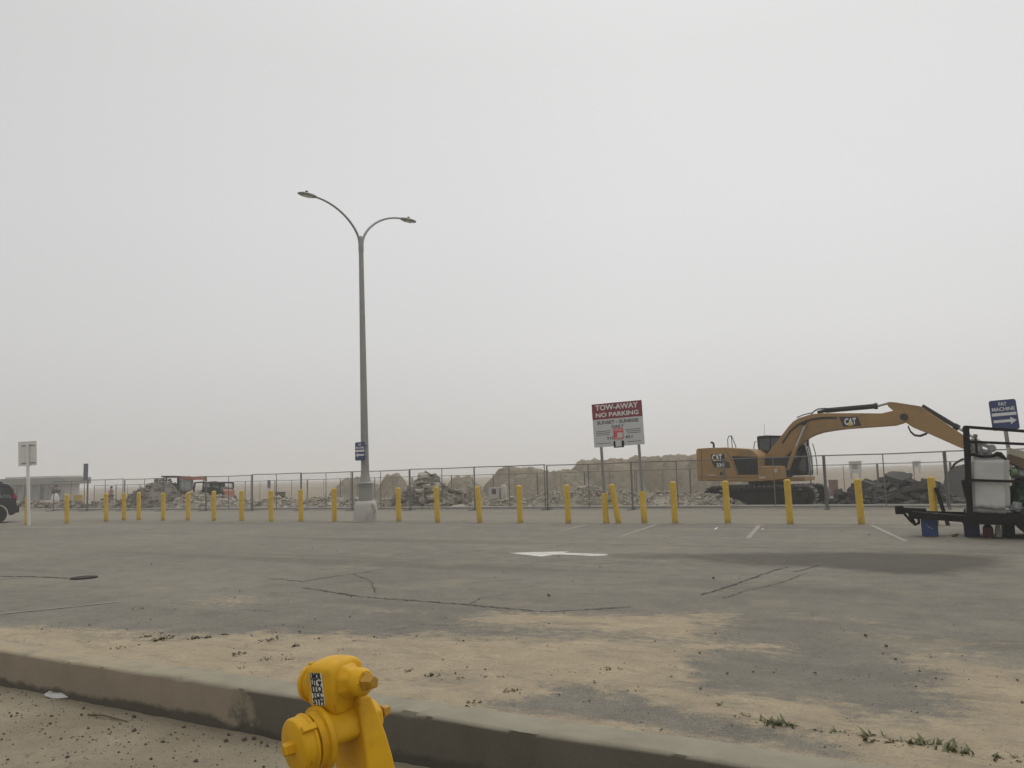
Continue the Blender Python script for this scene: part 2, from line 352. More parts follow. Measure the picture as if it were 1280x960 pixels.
def grid_object(name, us, vs, zf, mat, attrs=None):
    U, V = np.meshgrid(us, vs); Z = zf(U, V); n, m = U.shape
    co = np.stack([U, V, Z], -1).reshape(-1, 3)
    i = np.arange(n*m).reshape(n, m)
    q = np.stack([i[:-1, :-1], i[:-1, 1:], i[1:, 1:], i[1:, :-1]], -1).reshape(-1, 4)
    me = bpy.data.meshes.new(name); me.vertices.add(len(co)); me.vertices.foreach_set('co', co.ravel().astype(np.float32))
    me.loops.add(q.size); me.loops.foreach_set('vertex_index', q.ravel().astype(np.int32))
    me.polygons.add(len(q)); me.polygons.foreach_set('loop_start', (np.arange(len(q))*4).astype(np.int32))
    me.polygons.foreach_set('loop_total', np.full(len(q), 4, np.int32)); me.polygons.foreach_set('use_smooth', np.ones(len(q), bool))
    me.update(); me.validate()
    for k, fn in (attrs or {}).items():
        a = me.attributes.new(k, 'FLOAT', 'POINT'); a.data.foreach_set('value', fn(U, V).ravel().astype(np.float32))
    me.materials.append(mat)
    o = bpy.data.objects.new(name, me); col.objects.link(o); o.rotation_euler = (0, 0, -SITE)
    return o
def sdf(poly, U, V):                      # signed distance, inside positive
    d = np.full(U.shape, 1e9); ins = np.zeros(U.shape, bool); n = len(poly)
    for i in range(n):
        (ax, ay), (bx, by) = poly[i], poly[(i+1) % n]
        ex, ey = bx-ax, by-ay; wx, wy = U-ax, V-ay
        t = np.clip((wx*ex+wy*ey)/(ex*ex+ey*ey+1e-12), 0, 1)
        d = np.minimum(d, (wx-ex*t)**2+(wy-ey*t)**2)
        c = ((ay > V) != (by > V)) & (U < (bx-ax)*(V-ay)/(by-ay+1e-12)+ax); ins ^= c
    return np.where(ins, 1, -1)*np.sqrt(d)
def polyuv(pts): return [GUV(a, b) for a, b in pts]
sand_outer = polyuv([(-260, 768), (0, 783), (60, 786), (190, 789), (280, 797), (330, 791), (420, 789), (480, 795), (560, 776), (640, 765), (775, 772), (830, 768), (890, 767), (917, 770), (885, 782), (900, 802), (985, 807), (985, 815), (910, 812), (855, 825), (860, 855), (905, 872), (1045, 875), (1055, 895), (1140, 900), (1215, 890), (1200, 865), (1165, 840), (1150, 820), (1170, 812), (1290, 846), (1600, 900), (1700, 1500), (600, 1500), (-300, 880)])
grey_band = polyuv([(480, 777), (560, 774), (640, 780), (770, 790), (853, 799), (850, 805), (720, 804), (500, 796), (390, 784)])
grey_low = polyuv([(628, 884), (660, 868), (692, 861), (765, 865), (830, 880), (872, 890), (900, 900), (955, 915), (1000, 930), (1100, 944), (1060, 955), (880, 928), (760, 906), (640, 893)])
grey_left = polyuv([(100, 797), (150, 793), (250, 797), (160, 806), (110, 803)])
grey_mid = polyuv([(505, 850), (560, 845), (600, 852), (570, 862), (520, 860)])
streaks = [polyuv(p) for p in ([(985, 769), (1100, 776), (1100, 781), (985, 774)], [(1060, 790), (1180, 797), (1290, 803), (1290, 810), (1180, 803), (1060, 795)], [(220, 752), (270, 742), (330, 745), (320, 756), (260, 760)], [(430, 764), (480, 762), (520, 766), (440, 768)], [(1090, 806), (1200, 812), (1290, 820), (1290, 832), (1150, 816)])]
def warp(U, V, k=.22):
    return U + (fbm(U*1.7, V*2.6, 5, 3)-.5)*k*3.2, V + (fbm(U*1.9+40, V*2.7, 5, 9)-.5)*k*2.2
def sand_attr(U, V):
    out = np.zeros(U.shape); sel = (V < 16) & (np.abs(U) < 40)
    u, v = U[sel], V[sel]; uw, vw = warp(u, v)
    wdt = .16 + .05*np.clip(v-4, 0, 6)
    s = np.clip(sdf(sand_outer, uw, vw)/wdt*.5+.5, 0, 1)
    for p, k in ((grey_band, .7), (grey_low, .92), (grey_left, .5), (grey_mid, .5)):
        s = s*(1-k*np.clip(sdf(p, uw, vw)/wdt*.5+.5, 0, 1))
    for p in streaks:
        s = np.maximum(s, .52*np.clip(sdf(p, uw, vw)/.25*.5+.5, 0, 1))
    out[sel] = s
    return out
damp_poly = polyuv([(860, 693), (985, 690), (1090, 690), (1155, 692), (1254, 695), (1272, 700), (1258, 709), (1188, 718), (1090, 716), (1024, 709), (942, 707), (860, 701), (760, 696), (760, 693)])
damp2 = polyuv([(640, 696), (900, 700), (900, 707), (760, 704), (640, 700)])
damp3 = polyuv([(560, 688), (640, 687), (640, 691), (560, 692)])
def damp_attr(U, V):
    out = np.zeros(U.shape); sel = (V < 26) & (V > 8) & (np.abs(U) < 40); u, v = U[sel], V[sel]
    uw, vw = u+(fbm(u*.9, v*1.2, 5, 21)-.5)*.8, v+(fbm(u*.9+9, v*1.2, 5, 22)-.5)*.6
    d = np.clip(sdf(damp_poly, uw, vw)/.30*.5+.5, 0, 1)
    fade = np.clip((u+14)/12, .25, 1)        # the stain thins out at its far end
    d = np.maximum(d*fade, .35*np.clip(sdf(damp2, uw, vw)/.6*.5+.5, 0, 1))
    out[sel] = np.maximum(d, .3*np.clip(sdf(damp3, uw, vw)/.6*.5+.5, 0, 1))
    return out
VK0, VK1, VF = 4.19, 4.48, 29.4
us = axis([(-160, -40, 8), (-40, -12, .5), (-12, 9, .045), (9, 40, .5), (40, 120, 8)])
vs_ = axis([(VK1, 10, .045), (10, 17, .14), (17, VF+.6, .5)])
def lot_z(U, V):
    near = np.clip((11-V)/3, 0, 1)
    z = 0*U
    s = sand_attr(U, V)
    z = z + near*s*(.012 + .03*(fbm(U*3, V*3, 5, 5)-.4)) + near*.006*(fbm(U*11, V*11, 3, 6)-.5)
    return z*np.clip((29-V)/4, 0, 1)
lot = tag(grid_object('parking_lot', us, vs_, lot_z, M['asphalt'], {'sandy': sand_attr, 'damp': damp_attr}), kind='structure')
def dirt_z(U, V):
    return -.275 + (fbm(U*1.2, V*1.2, 5, 11)-.5)*.05*np.clip((VK0-V)/.5, .3, 1) + (fbm(U*7, V*7, 4, 12)-.5)*.022
usd = axis([(-160, -30, 10), (-30, -9, .5), (-9, 4, .05), (4, 30, .5), (30, 120, 10)])
vsd = axis([(-60, -10, 5), (-10, -.5, .5), (-.5, VK0+.06, .05)])
tag(grid_object('dirt_verge', usd, vsd, dirt_z, M['dirt']), kind='structure')
def beach_z(U, V):
    t = np.clip((V-31.5)/14, 0, 1); t = t*t*(3-2*t)
    z = -.05 - .32*t + (fbm(U*.5, V*.5, 4, 31)-.5)*.10*np.clip((V-30)/4, 0, 1)*np.clip((300-V)/150, 0, 1)
    return np.where(V < VF+.5, -1.0, np.where(V < VF+.7, -.012, z))
usb = axis([(-720, -120, 30), (-120, -60, 4), (-60, 20, .5), (20, 60, 4), (60, 720, 30)])
vsb = axis([(-720, -30, 60), (-30, VF+.4, 10), (VF+.5, VF+.62, .06), (VF+.72, 60, .5), (60, 120, 3), (120, 720, 25)])
tag(grid_object('sand_ground', usb, vsb, beach_z, M['beach']), kind='structure')
def site_z(u, v):
    t = min(max((v-31.5)/14, 0), 1); t = t*t*(3-2*t); return -.05-.32*t
# kerb: one long cast upstand, rounded top edge
k = MB(); kp = [(VK0, -.5), (VK0, .0), (VK0+.012, .022), (VK0+.035, .03), (VK1-.01, .025), (VK1+.02, .0), (VK1+.02, -.5)]
ku = list(np.arange(-60, -10, .5))+list(np.arange(-10, 3, .04))+list(np.arange(3, 40, .5))
def chip(u, i): return -max(0, mnoise.fractal(Vector((u*2.3, i*.35, 4.1)), .9, 2.1, 6)-.25)*.03 if i in (1, 2, 3) else 0
k.loft([[(u, p[0]+.006*math.sin(u*3.1)+.004*math.sin(u*7.7)-chip(u, i)*.6, p[1]+chip(u, i)+(.003*math.sin(u*5.3+p[0]*40) if p[1] > -.1 else 0)) for i, p in enumerate(kp)] for u in ku])
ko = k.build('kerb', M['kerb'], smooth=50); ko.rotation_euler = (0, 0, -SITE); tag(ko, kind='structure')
# low far kerb under the fence line
k = MB(); k.box((-30, VF+.80, .0), (130, .18, .25)); o = k.build('far_kerb', M['concrete'], bevel=.015); o.rotation_euler = (0, 0, -SITE); tag(o, kind='structure')

def flat_poly(name, pts, mat, z=.006):
    m = MB(); P = [W(*p) for p in pts]; m.add([(p.x, p.y, z) for p in P], [tuple(range(len(P)))])
    return m.build(name, mat)
def ribbon(name, pxs, w, mat, z=.006, jit=0.0, steps=10):
    P = [Vector(GUV(a, b)) for a, b in pxs]; Q = []
    for i in range(len(P)-1):
        for s in range(steps): Q.append(P[i].lerp(P[i+1], s/steps))
    Q.append(P[-1]); m = MB(); L_, R_ = [], []
    for i, p in enumerate(Q):
        t = (Q[min(i+1, len(Q)-1)]-Q[max(i-1, 0)]).normalized(); n = Vector((-t.y, t.x))
        p = p + n*random.uniform(-jit, jit); ww = w*random.uniform(.35, 1.3) if jit else w
        a, b = W(*(p+n*ww/2)), W(*(p-n*ww/2)); L_.append((a.x, a.y, z)); R_.append((b.x, b.y, z))
    n_ = len(Q); m.add(L_+R_, [(i, i+1, n_+i+1, n_+i) for i in range(n_-1)])
    return tag(m.build(name, mat), kind='structure')
def line_z(): return .022
for p in ([(775, 671), (822, 655.5)], [(934.8, 673.5), (949, 657)], [(1133, 677), (1089, 656.5)], [(700, 664), (735, 655.5)]):
    ribbon('parking_line', p, .10, M['line'], .005)
ribbon('parking_line', [(-20, 770), (70, 761), (150, 752.5)], .05, M['dustline'], .006)
arrow_px = [(636, 691.6), (665, 690.4), (712, 689.5), (705, 691.2), (761, 693), (757, 694.8), (740, 695.2), (700, 693.4), (690, 694.2), (677, 696.2)]
tag(flat_poly('painted_arrow', polyuv(arrow_px), M['arrow'], .005), kind='structure')
for p, w in (([(378, 735), (400, 738), (447, 745.6), (472, 748), (525, 751.6), (587, 756.6), (634, 761), (681, 765.6), (712, 764), (787, 759)], .035),
             ([(337, 723), (381, 727.5), (400, 723), (440, 718), (487, 711)], .03), ([(0, 720.6), (40, 721), (87, 723)], .05),
             ([(876, 744), (925, 728.6), (968, 713), (985, 709)], .03), ([(992, 715), (1010, 711), (1024, 706)], .025), ([(905, 748), (932, 739), (975, 729), (1005, 718)], .016), ([(960, 726), (985, 729), (1020, 727)], .014), ([(440, 718), (462, 725), (470, 741)], .014), ([(587, 756.6), (600, 748), (640, 742)], .013), ([(240, 770), (300, 763), (345, 764)], .014), ([(480, 789), (530, 781), (560, 783)], .012)):
    ribbon('pavement_crack', p, w, M['crack'], .008, jit=.02, steps=14)
ribbon('pavement_seam', [(20, 658), (200, 652.2), (457, 653.5), (800, 655.3), (1000, 655.7), (1280, 657)], .06, M['crack'], .009, jit=.03, steps=40)
# manhole cover in the lot
c = G(105, 722.8); e = empty('manhole_cover', (c.x, c.y, .012), 0, 'dark rusty round iron cover set flush in the grey asphalt', 'manhole cover')
m = MB(); m.lathe([(.165, -.05), (.165, .012), (.14, .012), (.135, .006), (.02, .006)], 28); m.build('lid', M['rust'], e)
m = MB(); m.lathe([(.20, -.05), (.20, .008), (.169, .008), (.169, -.04)], 28); m.build('rim', M['rust'], e)

# ---------------------------------------------------------------- weeds, pebbles, debris
def tuft(n, h, r, seed, name, mat):
    R = random.Random(seed); m = MB()
    for i in range(n):
        a = R.uniform(0, 6.28); d = R.uniform(0, r); x, y = d*math.cos(a), d*math.sin(a); a2 = R.uniform(0, 6.28)
        L = h*R.uniform(.4, 1.1); w = R.uniform(.004, .010)*max(1, h/.08); out = Vector((math.cos(a2), math.sin(a2), 0))*R.uniform(.2, 1.1)
        s = Vector((-math.sin(a2), math.cos(a2), 0))*w; P = []
        for k, t in enumerate((0, .4, .75, 1)):
            p = Vector((x, y, -.01))+Vector((0, 0, 1))*L*(t-.28*t*t)+out*L*t*t*.8; ww = (1, 1.1, .7, .05)[k]; P += [p-s*ww, p+s*ww]
        m.add(P, [(0, 1, 3, 2), (2, 3, 5, 4), (4, 5, 7, 6)])
    return m.mesh(name, mat)
def tuft_obj(me, px, py, sc_, label, group, z=.005, mats=None):
    o = bpy.data.objects.new('weed_tuft', me); col.objects.link(o); p = G(px, py); o.location = (p.x, p.y, z)
    o.rotation_euler = (0, 0, random.uniform(0, 6.28)); o.scale = (sc_*.8, sc_*.8, sc_*.62)
    return tag(o, label, 'weed', group)
green = [tuft(22, .09, .07, s, 'weed_tuft', M['weed']) for s in (1, 2, 3)]
dry = [tuft(26, .045, .06, s, 'weed_tuft', M['weedd']) for s in (4, 5, 6)]
GW = 'weeds growing along the sand line'
for i, (x, y, s) in enumerate([(900, 884, .8), (960, 906, 1.0), (975, 909, 1.15), (989, 910, .8), (1022, 916, .6), (1042, 919, .8), (1080, 925, .9), (1090, 927, 1.4), (1141, 933, 1.1), (1155, 933, 1.4), (1185, 939, 1.25), (1209, 945, .9), (1246, 951, .9), (1274, 953, .8)]):
    big = s > 1.2
    tuft_obj(green[i % 3], x, y, s, ('tall bright green weed clump, one of the biggest rooted in the sand beyond the kerb' if big else 'small green weed tuft rooted in the sand line beyond the kerb'), GW)
for i, (x, y, s) in enumerate([(919, 892, .6), (929, 897, .7), (1061, 922, .9), (1114, 931, 1.1), (762, 840, 1.1), (640, 867, 1.0), (634, 869, .8), (590, 882, .9), (600, 877, .7), (512, 841, .8), (540, 846, .8), (575, 850, .7), (607, 848, .7), (628, 848, .6), (150, 813, 1.2), (202, 800, 1.3), (195, 803, 1.0), (245, 799, 1.0), (258, 798.5, .9), (297, 820, 1.0), (303, 837, .8), (315, 844, .8), (335, 803, .9), (338, 801, 1.0), (368, 809, .9), (332, 826, .8), (360, 826, .7), (280, 795, .8), (182, 797, .7), (400, 800, .8), (445, 803, .7), (470, 822, .7), (493, 838, .7)]):
    tuft_obj(dry[i % 3], x, y, s*1.6, 'low dry brown weed scrap lying on the sand beside the kerb', 'dry weed scraps on the sand')
def chunk(R, c, s, flat=.6):
    q = Matrix.Rotation(R.uniform(0, 6.28), 3, 'Z') @ Matrix.Rotation(R.uniform(-.6, .6), 3, 'X') @ Matrix.Rotation(R.uniform(-.6, .6), 3, 'Y')
    sx, sy, sz = s*R.uniform(.6, 1.2), s*R.uniform(.5, 1.0), s*flat*R.uniform(.5, 1.1)
    vs = [q @ Vector((a*sx/2*R.uniform(.6, 1.1), b*sy/2*R.uniform(.6, 1.1), d*sz/2*R.uniform(.7, 1.1))) + Vector(c) for a in (-1, 1) for b in (-1, 1) for d in (-1, 1)]
    return vs, [(0, 1, 3, 2), (4, 6, 7, 5), (0, 4, 5, 1), (2, 3, 7, 6), (0, 2, 6, 4), (1, 5, 7, 3)]
R = random.Random(3); m = MB(); m2 = MB()
for i in range(5200):
    u = R.uniform(-9, 2.5); v = VK0-.06-abs(R.gauss(0, 1.0)) if i % 2 else R.uniform(0, VK0-.05)
    s = min(.032, .0048*math.exp(abs(R.gauss(0, .72)))); z = float(dirt_z(np.array(u), np.array(v)))
    p = W(u, v, z+s*.15); (m if R.random() < .75 else m2).add(*chunk(R, p, s, .8))
tag(m.build('dirt_clods', M['clod']), 'dark clods and pebbles scattered over the sandy dirt before the kerb', 'gravel', kind='stuff')
tag(m2.build('pale_pebbles', M['stone']), 'pale pebbles scattered over the sandy dirt before the kerb', 'gravel', kind='stuff')
m = MB()
n_ = 0
while n_ < 1200:
    u, v = R.uniform(-9, 5), VK1+.03+abs(R.gauss(0, 1.5))
    if mnoise.fractal(Vector((u*1.1, v*2.4, 2.2)), 1, 2, 4) < R.uniform(-.25, .5): continue
    n_ += 1; s = min(.022, .0045*math.exp(abs(R.gauss(0, .75)))); p = W(u, v, .012+s*.1); m.add(*chunk(R, p, s, .5))
for i in range(60):
    u, v = R.uniform(-14, 6), R.uniform(9, 22); p = W(u, v, .015); m.add(*chunk(R, p, R.uniform(.012, .03), .5))
tag(m.build('sand_debris', M['clod']), 'dark crumbs and dried scraps strewn over the drifted sand', 'debris', kind='stuff')
def litter(px, py, s, z, name, label, cat, mat, flat=.35, seed=1, group=None):
    R = random.Random(seed); p = G(px, py, z); m = MB(); vs, fs = chunk(R, (0, 0, s*flat*.3), s, flat); m.add(vs, fs)
    return tag(m.build(name, mat, bevel=s*.1, loc=p), label, cat, group)
# crumpled white cup / bag at the kerb foot
m = MB(); P = []
for i in range(9):
    t = i/8; w = .07*math.sin(math.pi*(.08+.84*t)); rr = []
    for kx in range(8):
        a = 2*math.pi*kx/8; rr.append((-.14+.28*t, w*math.cos(a)+.01*math.sin(7*t+kx), .028+.022*math.sin(a)+.008*math.sin(5*t+2*kx)))
    P.append(rr)
m.loft(P); p = G(74, 872, -.275); o = m.build('plastic_bag', M['bag'], smooth=60, loc=(p.x, p.y, -.285)); o.rotation_euler = (0, 0, -.35)
tag(o, 'crumpled white plastic bag lying on the dirt against the kerb foot', 'litter')
a, b = G(110, 893, -.265), G(160, 902, -.265); m = MB(); m.tube([a, a.lerp(b, .4)+Vector((0, 0.01, .01)), b], [.006, .007, .004], 6)
tag(m.build('dry_stick', M['weedd']), 'thin dry stick lying on the dirt before the kerb', 'stick')
for i, (x, y) in enumerate([(895, 661), (953.5, 661.5)]):
    litter(x, y, .11, .01, 'paper_scrap', ('flat white paper scrap lying on the asphalt left of the short painted line', 'white paper scrap lying on the asphalt touching the short painted line')[i], 'litter', M['white'], .12, 5+i)
for i, (x, y, s, l) in enumerate([(892, 723, .07, 'dark clod lying alone on the asphalt beside the long slanting crack'), (686, 744.5, .06, 'small dark clod lying on the asphalt behind the sand edge'), (1082, 795, .07, 'dark flat clod on the thin sand streak in the asphalt'), (1108, 808, .05, 'dark clod on the asphalt just below the thin sand streak'), (780, 830.5, .05, 'dark clod on the drifted sand behind the dry weed'), (300, 739, .06, 'dark clod lying on the sand tinted asphalt')]):
    litter(x, y, s*.55, .01, 'dirt_clod', l, 'clod', M['clod'], .6, 40+i)

# ---------------------------------------------------------------- bollards
BH = 1.13
def make_bollard():
    e = empty('bollard')
    m = MB(); m.lathe([(.084, -.05), (.084, BH-.05)], 20); m.build('pipe', M['yellow'], e, smooth=40)
    m = MB(); m.lathe([(.0845, BH-.05), (.083, BH-.03), (.066, BH-.008), (.03, BH), (.005, BH+.002)], 20); m.build('cap', M['yellow'], e, smooth=60)
    return e
BL = [(33.5, 656, 'yellow bollard almost hidden behind the pale signpost'), (83.5, 654, 'yellow bollard first right of the pale signpost, set apart from the row'),
 (132.5, 652, 'yellow bollard in front of the worker in the orange vest'), (155, 650.5, 'yellow bollard first right of the worker in the orange vest, closely spaced'), (173.5, 650.5, 'yellow bollard before the left foot of the brown rubble heap'),
 (204, 650.5, 'yellow bollard before the middle of the brown rubble heap, below the canopy'), (235, 650.5, 'yellow bollard below the orange roof of the loader'), (267.5, 651, 'yellow bollard below the dark skid steer cab'), (302, 651, 'yellow bollard first right of the dark skid steer'),
 (339, 652, 'yellow bollard before the small blue sign beyond the fence'), (376.5, 652, 'second yellow bollard left of the lamp post'), (418, 652, 'first yellow bollard left of the lamp post'),
 (498.5, 652, 'first yellow bollard right of the lamp post'), (547, 653, 'second yellow bollard right of the lamp post, before the slab heap'), (600, 653.5, 'slightly leaning yellow bollard right of the slab heap'), (650.5, 653.5, 'second yellow bollard left of the tow-away sign'),
 (710.5, 654, 'first yellow bollard left of the tow-away sign'), (773.5, 654, 'strongly leaning yellow bollard between the two tow-away sign posts'), (844, 654, 'first yellow bollard right of the tow-away sign'),
 (910, 654, 'yellow bollard in front of the rear half of the excavator tracks'), (988, 655, 'yellow bollard in front of the excavator cab'), (1077, 655, 'yellow bollard standing alone between excavator and trailer'), (1169, 656.5, 'yellow bollard behind the trailer tongue with black board against it')]
proto = make_bollard()
for i, (x, y, l) in enumerate(BL):
    o = proto if i == 0 else copy_tree(proto)
    p = G(x, y); o.location = (p.x, p.y, 0)
    lean = rad(.9)+rad(random.uniform(-.6, .6)); fwd = rad(random.uniform(-.8, .8))
    if 'strongly' in l: lean = rad(8.5)
    if 'slightly' in l: lean = rad(3.2)
    o.rotation_euler = (fwd, -lean, random.uniform(0, 3)*0)
    o.scale = (1, 1, random.uniform(.975, 1.02))
    tag(o, l, 'bollard', 'yellow bollards along the lot edge')
# ---------------------------------------------------------------- lamp post
LP = G(457.5, 651.5); lamp = empty('lamp_post', LP, 0, 'tall grey double armed lamp post on a pale concrete footing', 'lamp post', tilt=(0, rad(-.55)))
s = 28.5/1035
m = MB()
def sq(h, r, z, n=24, p=4):
    out = []
    for k in range(n):
        a = 2*math.pi*k/n; c, d = math.cos(a), math.sin(a); q = (abs(c)**p+abs(d)**p)**(-1/p); out.append((h*c*q, r*d*q, z))
    return out
m.loft([sq(.40, .40, -.1, p=3), sq(.395, .395, .28, p=3), sq(.375, .375, .54, p=2.8), sq(.35, .35, .64, p=2.6), sq(.28, .28, .69, p=2.5)]); m.build('footing', M['concrete'], lamp, smooth=50)
m = MB(); m.tube([(.27, -.27, .60), (.37, -.32, .52), (.38, -.33, .34), (.30, -.30, .24)], .035, 8); m.build('conduit', M['concrete'], lamp, smooth=60)
m = MB(); m.lathe([(.235, .69), (.235, 1.18), (.27, 1.185), (.27, 1.215), (.255, 1.22), (.255, 1.26), (.285, 1.265), (.285, 1.30), (.21, 1.34), (.165, 1.48), (.145, 1.64), (.142, 1.70)], 24); m.build('base_shroud', M['pole'], lamp, smooth=35)
m = MB(); m.tube([(0, 0, 1.68), (0, 0, 3.5), (0, 0, 6), (0, 0, 8), (0, 0, 9.62)], [.142, .126, .108, .092, .082], 16); m.build('pole', M['pole'], lamp, smooth=60)
m = MB(); m.lathe([(.09, 9.45), (.095, 9.47), (.095, 9.9), (.075, 9.98), (.045, 10.03), (.01, 10.05)], 16); m.build('collar', M['lamphead'], lamp, smooth=40)
D = Vector((1.60, 1.70, 0)).normalized()
for sg in (-1, 1):
    P = []
    for t in np.linspace(0, 1, 14):
        a = t*math.pi/2*.97
        P.append(D*sg*(.06+1.9*(1-math.cos(a))**.85)+Vector((0, 0, 9.78+1.28*math.sin(a))))
    m = MB(); m.tube(P, [.045-.013*t for t in np.linspace(0, 1, 14)], 10)
    arm = m.build('arm', M['lamphead'], lamp, smooth=60)
    e = P[-1]; Y = Vector((-D.y, D.x, 0))
    secs = []
    for t, w, zt, zb in ((-.06, .05, .03, -.03), (.02, .09, .055, -.05), (.12, .13, .065, -.06), (.35, .165, .075, -.055), (.55, .14, .05, -.045), (.66, .06, .01, -.03)):
        c = e+D*sg*t; secs.append([c+Y*w*math.cos(a)*1+Vector((0, 0, (zt if math.sin(a) > 0 else -zb)*math.sin(a))) for a in np.linspace(0, 2*math.pi, 14, endpoint=False)])
    m = MB(); m.loft(secs); hd = m.build('lamp_head', M['lamphead'], lamp, smooth=50)
    m = MB(); c = e+D*sg*.33; m.lathe([(.05, -.01), (.05, .05), (.035, .075), (.005, .08)], 12, Matrix.Translation(c+Vector((0, 0, .06)))); m.build('photocell', M['black'], hd, smooth=40)
    m = MB(); m.box(c+Vector((0, 0, -.055)), (.32, .18, .012), Matrix.Rotation(math.atan2(D.y, D.x), 3, 'Z')); m.build('lens', M['lens'], hd)

# ---------------------------------------------------------------- signs
def pay_sign(w, h, left, thick=.006):
    """children list builder for the blue pay machine panel, returns function(parent)"""
    def go(par, zc, y):
        m = MB(); 
        cr = .05; n = 5; P = []
        for cx, cz, a0 in ((w/2-cr, h/2-cr, 0), (-w/2+cr, h/2-cr, 90), (-w/2+cr, -h/2+cr, 180), (w/2-cr, -h/2+cr, 270)):
            for k in range(n): a = rad(a0+90*k/(n-1)); P.append((cx+cr*math.cos(a), zc+cz+cr*math.sin(a)))
        m.prism(P, y, y+thick); pn = m.build('panel', M['blue'], par)
        text('PAY', h*.17, M['white'], pn, face_front(0, y-.003, zc+h*.36), width=w*.30, bold=.02)
        text('MACHINE', h*.17, M['white'], pn, face_front(0, y-.003, zc+h*.19), width=w*.84, bold=.02)
        m = MB(); m.box((0, y-.003, zc+h*.025), (w*.9, .004, h*.10)); m.build('white_bar', M['white'], pn)
        sg = -1 if left else 1; zz = zc-h*.2
        m = MB(); m.prism([(-sg*w*.42, zz-h*.045), (sg*w*.2, zz-h*.045), (sg*w*.2, zz-h*.12), (sg*w*.43, zz), (sg*w*.2, zz+h*.12), (sg*w*.2, zz+h*.045), (-sg*w*.42, zz+h*.045)], y-.005, y-.001); m.build('arrow', M['white'], pn)
        return pn
    return go
c = LP; e = empty('pay_sign', (c.x-.12, c.y-.16, 0), rad(-40), 'small blue pay machine sign with left arrow strapped to the lamp post', 'sign')
pay_sign(.52, .63, True)(e, 2.39, -.05)
m = MB()
for z in (2.2, 2.58): m.box((.12, .05, z), (.24, .02, .03)); m.box((.02, -.01, z), (.03, .10, .03))
m.build('strap', M['galv'], e)
PSP = G(1275, 657); e = empty('pay_sign', PSP, rad(-14), 'blue pay machine sign with right arrow on a post behind the trailer', 'sign', tilt=(0, rad(-3.0)))
fr = Frame(PSP, rad(-14)); 
x0, z0 = fr.L(1237.5, 501, 0); x1, z1 = fr.L(1268, 534, 0)
pay_sign(.56, .69, False)(e, 2.50, -.055)
m = MB(); m.box((0, 0, 1.39), (.07, .06, 2.88)); m.build('post', M['galv'], e)
# tow-away sign
TA, TB = G(757.5, 654), G(806, 654); TW = (TB-TA).length
th = math.atan2(TB.y-TA.y, TB.x-TA.x)
e = empty('tow_away_sign', (TA+TB)/2, th, 'red and white tow-away no parking sign on two steel posts with yellow foot sleeves', 'sign', tilt=(0, rad(-1.6)))
BW, BT, BB = 1.50, 3.43, 2.18; y = -.06
for sx in (-1, 1):
    m = MB(); m.box((sx*TW/2*.985, 0, BT/2-.05), (.07, .05, BT-.1)); m.build('post', M['galv'], e)
    m = MB(); m.lathe([(.085, -.05), (.085, .86 if sx < 0 else .80), (.07, .87), (.04, .872)], 18, Matrix.Translation((sx*TW/2*.985, 0, 0))); m.build('foot_sleeve', M['yellow'], e, smooth=40)
m = MB(); m.box((0, y, (BT+BB)/2), (BW, .012, BT-BB)); bd = m.build('board', M['signgrey'], e)
m = MB(); m.box((0, y-.009, BT-.225), (BW-.004, .004, .45)); m.build('red_band', M['maroon'], bd)
yy = y-.014
text('TOW-AWAY', .21, M['white'], bd, face_front(0, yy, BT-.125), width=1.28, bold=.025)
text('NO PARKING', .17, M['white'], bd, face_front(0, yy, BT-.335), width=1.28, bold=.025)
yy = y-.009
text('SUNSET - SUNRISE', .13, M['ink'], bd, face_front(0, yy, BT-.555), width=1.24, bold=.022)
text('DAILY', .12, M['ink'], bd, face_front(0, yy, BT-.69), width=.36, bold=.02)
for z, w in ((.80, .44), (.85, .42), (.90, .40), (1.145, .42)):
    m = MB()
    for sx in (-1, 1): m.box((sx*(.66-w/2), yy, BT-z), (w, .003, .014))
    m.build('fine_print', M['ink'], bd)
text('310', .11, M['ink'], bd, face_front(-.24, yy, BT-1.01), width=.22, bold=.02)
text('451', .11, M['ink'], bd, face_front(.30, yy, BT-1.01), width=.22, bold=.02)
m = MB(); m.box((.0, y-.011, BT-.90), (.30, .003, .31)); st = m.build('sticker', M['red'], bd)
m = MB(); m.box((.045, y-.0145, BT-.935), (.16, .003, .13)); m.build('white_patch', M['signgrey'], st)
text('TOW-AWAY', .05, M['white'], st, face_front(0, y-.0135, BT-.80), width=.24, bold=.02)
text('TO PAY', .05, M['white'], st, face_front(0, y-.0135, BT-1.02), width=.24, bold=.02)
pf = empty('placard', (TA+TB)/2, th, 'small grey placard in a black holder on the bottom edge of the tow-away sign', 'placard', tilt=(0, rad(-1.6)))
m = MB(); m.box((.0, y-.03, BB+.05), (.30, .025, .19)); m.build('holder', M['black'], pf)
m = MB(); m.box((.0, y-.045, BB+.065), (.18, .01, .165)); m.build('card', M['signgrey'], pf)
